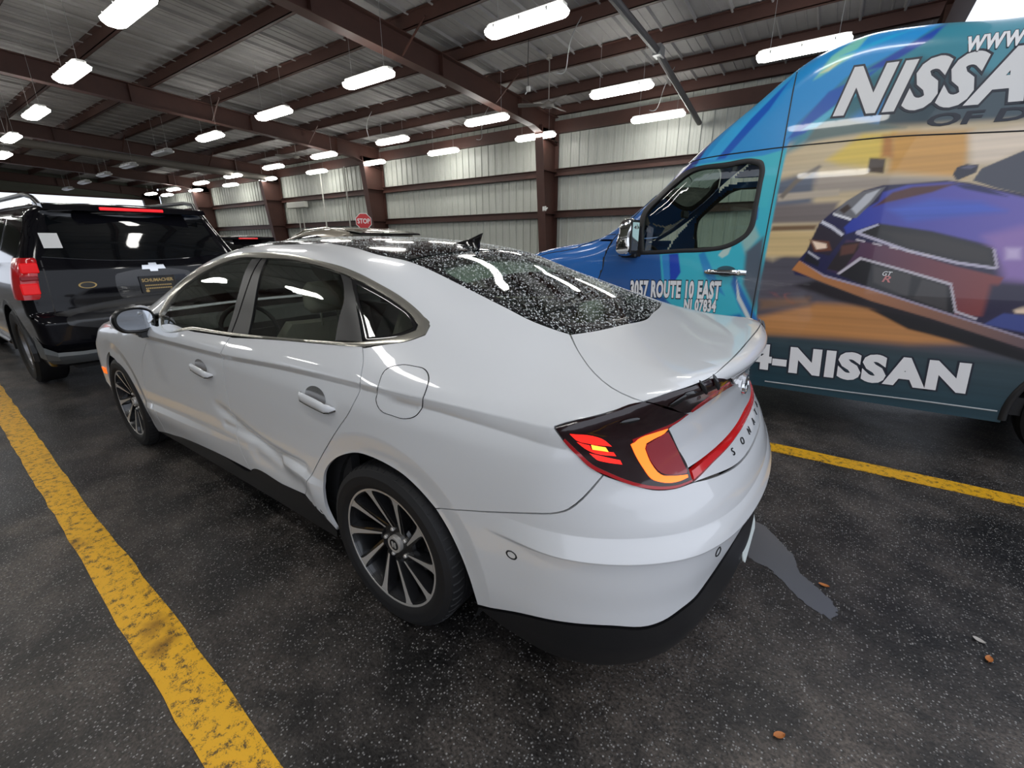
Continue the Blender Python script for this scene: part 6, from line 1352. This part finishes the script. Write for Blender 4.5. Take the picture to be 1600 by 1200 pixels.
# tail lamps
redon=MAT('lit_tail_lens',(.38,.004,.008),.2,emit=(1,.008,.012),es=.05,coat=.5); redlit=MAT('lit_tail_core',(.6,.015,.02),.2,emit=(1,.010,.012),es=.22)
for s in (1,-1):
    V=[];F=[]; zs=[.955,.98,1.06,1.14,1.18,1.24,1.30,1.325]; wy=[.12,.14,.15,.145,.145,.14,.12,.10]
    for z,w in zip(zs,wy):
        ys=float(UW(np.array(z)))
        for q,(dy,dx) in enumerate(((.02,.26),(.022,.12),(-.01,.03),(-w*.6,.0),(-w,.03))):
            y=ys+dy-.0; 
            x=float(castR(fw,[(min(y,ys-.10) if dy<-.05 else ys-.12,z)])[0,0]) ; V.append((x-.02+dx,s*y,z))
    n=5
    for i in range(len(zs)-1):
        for k in range(n-1): F.append((i*n+k,i*n+k+1,(i+1)*n+k+1,(i+1)*n+k))
    F.append(tuple(range(n))[::-1]); F.append(tuple((len(zs)-1)*n+k for k in range(n)))
    if s>0: F=[f[::-1] for f in F]
    tl_=mesh('tail_lamp',V,F,redon,sp); shade(tl_,50)
    for z0,z1,mt in ((1.00,1.10,redlit),(1.125,1.165,pinkl),(1.19,1.28,redlit)):
        ys=float(UW(np.array((z0+z1)/2))); x=float(castR(fw,[(ys-.12,(z0+z1)/2)])[0,0])
        MB().box((x-.030,s*ys-.045*1-(.05 if s>0 else -.05)-.03,z0),(x+.0,s*ys+.045-(.05 if s>0 else -.05)+.0,z1),.008).build('lamp_core',mt,tl_)
# tailgate recess, plate, emblem
rpanel('plate_recess',fw,roundrect(-.34,.34,.90,1.16,.05),MAT('recess_black',(.010,.010,.012),.25,coat=.5),sp,.004,.05)
def rpt(y,z,fn=fw):
    X=castR(fn,[(y,z)]); return X[0],grad(fn,X)[0]
def rframe(y,z,off=.006,fn=fw):
    X,N=rpt(y,z,fn); N[1]=0; N/=np.linalg.norm(N); xa=np.array([0,-1.,0]); ya=np.cross(N,xa); return frame(X+N*off,xa,ya)
M=rframe(.0,1.03,.012); plm=MAT('plate_black',(.015,.014,.012),.35); gold=MAT('gold_print',(.52,.36,.14),.35,.3)
m=MB(); m.prism([(-.155,-.085),(.155,-.085),(.155,.085),(-.155,.085)],0,.004,'z'); pl=mesh('dealer_plate',xform(m.V,M),m.F,plm,sp)
m=MB()
for a,b,c,d in ((-.158,.158,.078,.088),(-.158,.158,-.088,-.078),(-.158,-.150,-.088,.088),(.150,.158,-.088,.088)): m.prism([(a,c),(b,c),(b,d),(a,d)],.003,.008,'z')
mesh('plate_frame',xform(m.V,M),m.F,gl_black,pl)
def rtext(body,size,mat,M,dx,dy,dz,par,nm,sx=1,off=0):
    T=np.eye(4); T[:3,3]=(dx,dy,dz); return text(nm,body,size,mat,par,M@T,.001,sx=sx,offset=off)
rtext('SCHUMACHER',.046,gold,M,0,.042,.005,pl,'plate_lettering',.92,.001); rtext('CARS FOR THE ROAD',.026,gold,M,0,-.008,.005,pl,'plate_small_lettering',.85) if False else None
for k,y in enumerate((-.010,-.040)):
    m=MB()
    for x in np.arange(-.12,.12,.016): m.prism([(x,y-.007),(x+.010,y-.007),(x+.010,y+.007),(x,y+.007)],.004,.0052,'z')
    o=mesh('plate_small_print',xform(m.V,M),m.F,gold,pl); o['kind']='stuff'
for x in (-.11,.11): mm_=MB().lathe([(0,.006),(.014,.006),(.016,.004)],14,'z',(x,-.066,0)); mesh('plate_seal',xform(mm_.V,M),mm_.F,gold,pl)
M2=rframe(.0,1.205,.004); m=MB(); m.prism([(-.105,-.022),(-.04,-.022),(-.036,-.045),(.030,-.045),(.034,-.022),(.105,-.022),(.095,.022),(.036,.022),(.032,.045),(-.034,.045),(-.038,.022),(-.095,.022)],0,.010,'z'); mesh('emblem',xform(m.V,M2),m.F,chrome,sp)
M3=rframe(.56,1.06,.004); m=MB().lathe([(0,.004),(.065,.004),(.07,0)],28,'z'); V=np.array(m.V); V[:,1]*=.45; bo=mesh('dealer_badge',xform(V,M3),m.F,plm,sp)
m=MB().lathe([(.055,.005),(.065,.006),(.071,.002)],28,'z'); V=np.array(m.V); V[:,1]*=.45; mesh('badge_ring',xform(V,M3),m.F,gold,bo)
m=MB(); m.box((.0,-.80,.815),(.06,.80,.84),.006); m.build('tailgate_strip',chrome,sp) if False else None
rpanel('tailgate_seam',fw,roundrect(-.86,.86,.802,.812,.004),seal,sp,.002,.1)
for s in (1,-1): rpanel('tailgate_seam',fw,[(s*.84,.81),(s*.85,.81),(s*.82,1.30),(s*.81,1.30)],seal,sp,.002,.1,smooth=False)
# paper on the rear glass
M4=rframe(.70,1.47,.014); m=MB(); m.prism([(-.065,-.075),(.065,-.075),(.065,.075),(-.065,.075)],0,.002,'z'); mesh('paper_notice',xform(m.V,M4),m.F,MAT('paper',(.7,.7,.7),.6),sp)
# rear wiper
m=MB().tube([(.205,.0,1.335),(.235,-.25,1.36),(.26,-.45,1.42)],.010,6); m.build('rear_wiper',satin,sp)
# bumper: body colour above, grey valance at the corners
bmp=MAT('bumper_step',(.012,.013,.016),.3,coat=.3); grey=MAT('grey_valance',(.10,.11,.115),.5)
rpanel('bumper_pad',fw,roundrect(-.80,.80,.70,.775,.03),bmp,sp,.012,.06,.02)
for s in (1,-1):
    V=[];F=[]; prof=[((1.0,.34),.60),((.99,.10),.52),((.92,.0),.47),((.75,-.04),.46),((.50,-.045),.46)]
    for (y,x),zt in prof:
        V+=[(x-.03,s*(y+.015),zt),(x-.045,s*(y+.02),(zt+.40)/2),(x-.02,s*(y+.01),.39),(x+.04,s*(y-.03),.34)]
    for i in range(4):
        for k in range(3): F.append((i*4+k,i*4+k+1,(i+1)*4+k+1,(i+1)*4+k))
    if s<0: F=[f[::-1] for f in F]
    shade(mesh('valance_corner',V,F,grey,sp),30)
MB().box((.05,-.5,.33),(.2,.5,.46),.03).build('hitch_cover',dark,sp)
# side windows and handles
for s in (1,-1):
    for nm,q in (('side_window',[(.36,1.28),(1.25,1.26),(1.25,1.70),(.52,1.70)]),('side_window',[(1.36,1.26),(2.25,1.24),(2.25,1.72),(1.36,1.71)]),('side_window',[(2.36,1.24),(3.55,1.22),(3.2,1.64),(3.0,1.71),(2.36,1.72)])):
        panel(nm,'S',[(x,0,z) for x,z in q],fw,privacy,sp,step=.08,lip=.004,off=.003,side=s,ang=80)
    for x in (1.55,2.55): 
        X,_=fromparam('S',np.array([[x,1.10]]),fw,side=s); MB().box((x-.11,X[0,1]-.015,1.085),(x+.11,X[0,1]+.03*s+.0,1.115) if s>0 else (x+.11,X[0,1]+.015,1.115),.008).build('door_handle',chrome,sp)
    V_=MB(); V_.box((3.3,s*1.02-.0 if s>0 else -1.22,1.22),(3.42,1.22 if s>0 else -1.02,1.42),.03); V_.build('door_mirror',bpaint,sp)
    MB().box((1.7,.88 if s>0 else -1.03,.36),(3.6,1.03 if s>0 else -.88,.41),.015).build('running_board',satin,sp)
# ---- champagne crossover in the next lane
cpaint=MAT('champagne_paint',(.40,.36,.29),.25,.35,coat=.9)
cv=thing('champagne_crossover','champagne crossover whose roof shows beyond the white saloon','car',(4.25,-3.0,0))
build_wagon(cv,crossover,cpaint,4.3,2.7,.95,.35,1.72)
m=MB(); m.prism([(.10,1.545),(.42,1.585),(.42,1.610),(.13,1.572)],-.58,.58,'y'); m.build('rear_spoiler',gl_black,cv)
rpanel('rear_window',crossover,[(.62,1.12),(-.62,1.12),(-.55,1.47),(.55,1.47)],privacy,cv,.006,.06)
for s in (1,-1):
    panel('side_window','S',[(.55,0,1.12),(.62,0,1.40),(.9,0,1.52),(1.5,0,1.53),(1.9,0,1.42),(2.5,0,1.14)],crossover,privacy,cv,step=.06,lip=.004,off=.003,side=s)
    MB().tube([(.55,s*.60,1.60),(.9,s*.585,1.655),(1.5,s*.575,1.63),(1.85,s*.58,1.53)],.012,6).build('roof_rail',dchrome,cv)
    rpanel('tail_lamp',crossover,[(s*.88,.98),(s*.55,.95),(s*.55,1.06),(s*.86,1.10)],lens_red,cv,.006,.06)
panel('windscreen','T',[(1.75,0,0),(1.7,.5,0),(2.55,.62,0),(2.75,0,0)],crossover,privacy,cv,half=True,step=.08,lip=.002,off=.003)
# ---- second black vehicle further along the next lane
bv=thing('black_wagon','black tall vehicle far ahead, between the black SUV and the champagne crossover','car',(9.2,-3.3,0))
fb=lambda P: wagon(P*np.array([1.15,1.12,1.16]))
build_wagon(bv,fb,bpaint,4.7,2.85,.95,.35,1.68)
rpanel('rear_window',fb,[(.66,1.14),(-.66,1.14),(-.58,1.47),(.58,1.47)],privacy,bv,.006,.06)
m=MB(); m.prism([(.22,1.515),(.52,1.545),(.52,1.58),(.25,1.56)],-.58,.58,'y'); b_=m.build('roof_spoiler',bpaint,bv); MB().box((.215,-.2,1.52),(.24,.2,1.55),.005).build('brake_light',redlit,b_)
for s in (1,-1):
    panel('side_window','S',[(.4,0,1.12),(.5,0,1.46),(2.6,0,1.46),(3.0,0,1.12)],fb,privacy,bv,step=.08,lip=.004,off=.003,side=s)
    rpanel('tail_lamp',fb,[(s*.88,.85),(s*.72,.85),(s*.72,1.10),(s*.86,1.12)],lens_red,bv,.006,.06)

# ---------------------------------------------------------------- stop sign, leaves
st=thing('stop_sign','red octagonal stop sign on a thin post beside the second wall column','sign',(13.75,-9.75,0),0)
oct_=[(.31*math.cos(math.radians(22.5+45*k)),.31*math.sin(math.radians(22.5+45*k))) for k in range(8)]
xa=np.array([-.61,-.79,0]); xa/=np.linalg.norm(xa); Ms=frame((-.03,.03,2.2),xa,(0,0,1.))
redm=MAT('sign_red',(.55,.015,.02),.35); sw=MAT('sign_white',(.8,.8,.8),.35)
for nm,sc,h0,h1,mt in (('sign_rim',1.0,0,.004,sw),('sign_face',.93,.003,.006,redm)):
    m=MB(); m.prism([(x*sc,y*sc) for x,y in oct_],h0,h1,'z'); mesh(nm,xform(m.V,Ms),m.F,mt,st)
T=np.eye(4); T[2,3]=.007; text('sign_letters','STOP',.245,sw,st,Ms@T,.001,sx=.78,offset=.006)
MB().tube([(0,0,0),(0,0,2.45)],.025,8).build('post',galv,st)
leafm=[MAT('leaf_orange',(.45,.15,.03),.5),MAT('leaf_tan',(.50,.33,.20),.5),MAT('leaf_pale',(.45,.42,.38),.5)]
for i,(px,mt,lb) in enumerate((((-1.413,-.274),0,'small tan leaf on the wet asphalt beside the patch of water'),((-1.907,-.178),0,'orange leaf on the asphalt at the right foreground'),((-1.897,-.268),2,'pale leaf lying near the orange leaf at the right foreground'),((-1.313,.544),0,'orange leaf nearest the camera at the bottom of the frame'))):
    m=MB(); n=7; V=[];F=[]
    for u in np.linspace(-1,1,n):
        w=.010*(1-u*u)**.7+.0005; V+=[(u*.020,-w,.006+.003*u*u),(u*.020,0,.003),(u*.020,w,.007)]
    for k in range(n-1):
        for s in (0,1): F.append((3*k+s,3*k+3+s,3*k+4+s,3*k+1+s))
    o=mesh('fallen_leaf',V,F,leafm[mt],smooth=True); o.location=(px[0],px[1],.001); o.rotation_euler=(0,0,i*1.3); tag(o,lb,'leaf','fallen leaves on the asphalt')

# standing water behind the right rear corner; sky reflection painted into its grey
pud=MAT('puddle_sky_grey',(.115,.12,.13),.2,spec=.6); n=noise(pud,14,4,.6); bump(pud,n.outputs[0],.12,.003)
q=[(-1.0,-.62),(-1.13,-.62),(-1.22,-.52),(-1.29,-.42),(-1.33,-.30),(-1.40,-.24),(-1.46,-.12),(-1.44,-.07),(-1.34,-.12),(-1.27,-.20),(-1.20,-.26),(-1.14,-.28),(-1.05,-.36),(-.98,-.5)]
B=smoothpoly(q,.012,60); B=B+RNG.normal(0,.004,B.shape); o=mesh('puddle',[(x,y,.0015) for x,y in B],[tuple(range(len(B)))],pud); tag(o,'shallow puddle with a painted grey sky reflection on the asphalt behind the white saloon','puddle')
if o.data.polygons[0].normal.z<0: o.data.flip_normals()
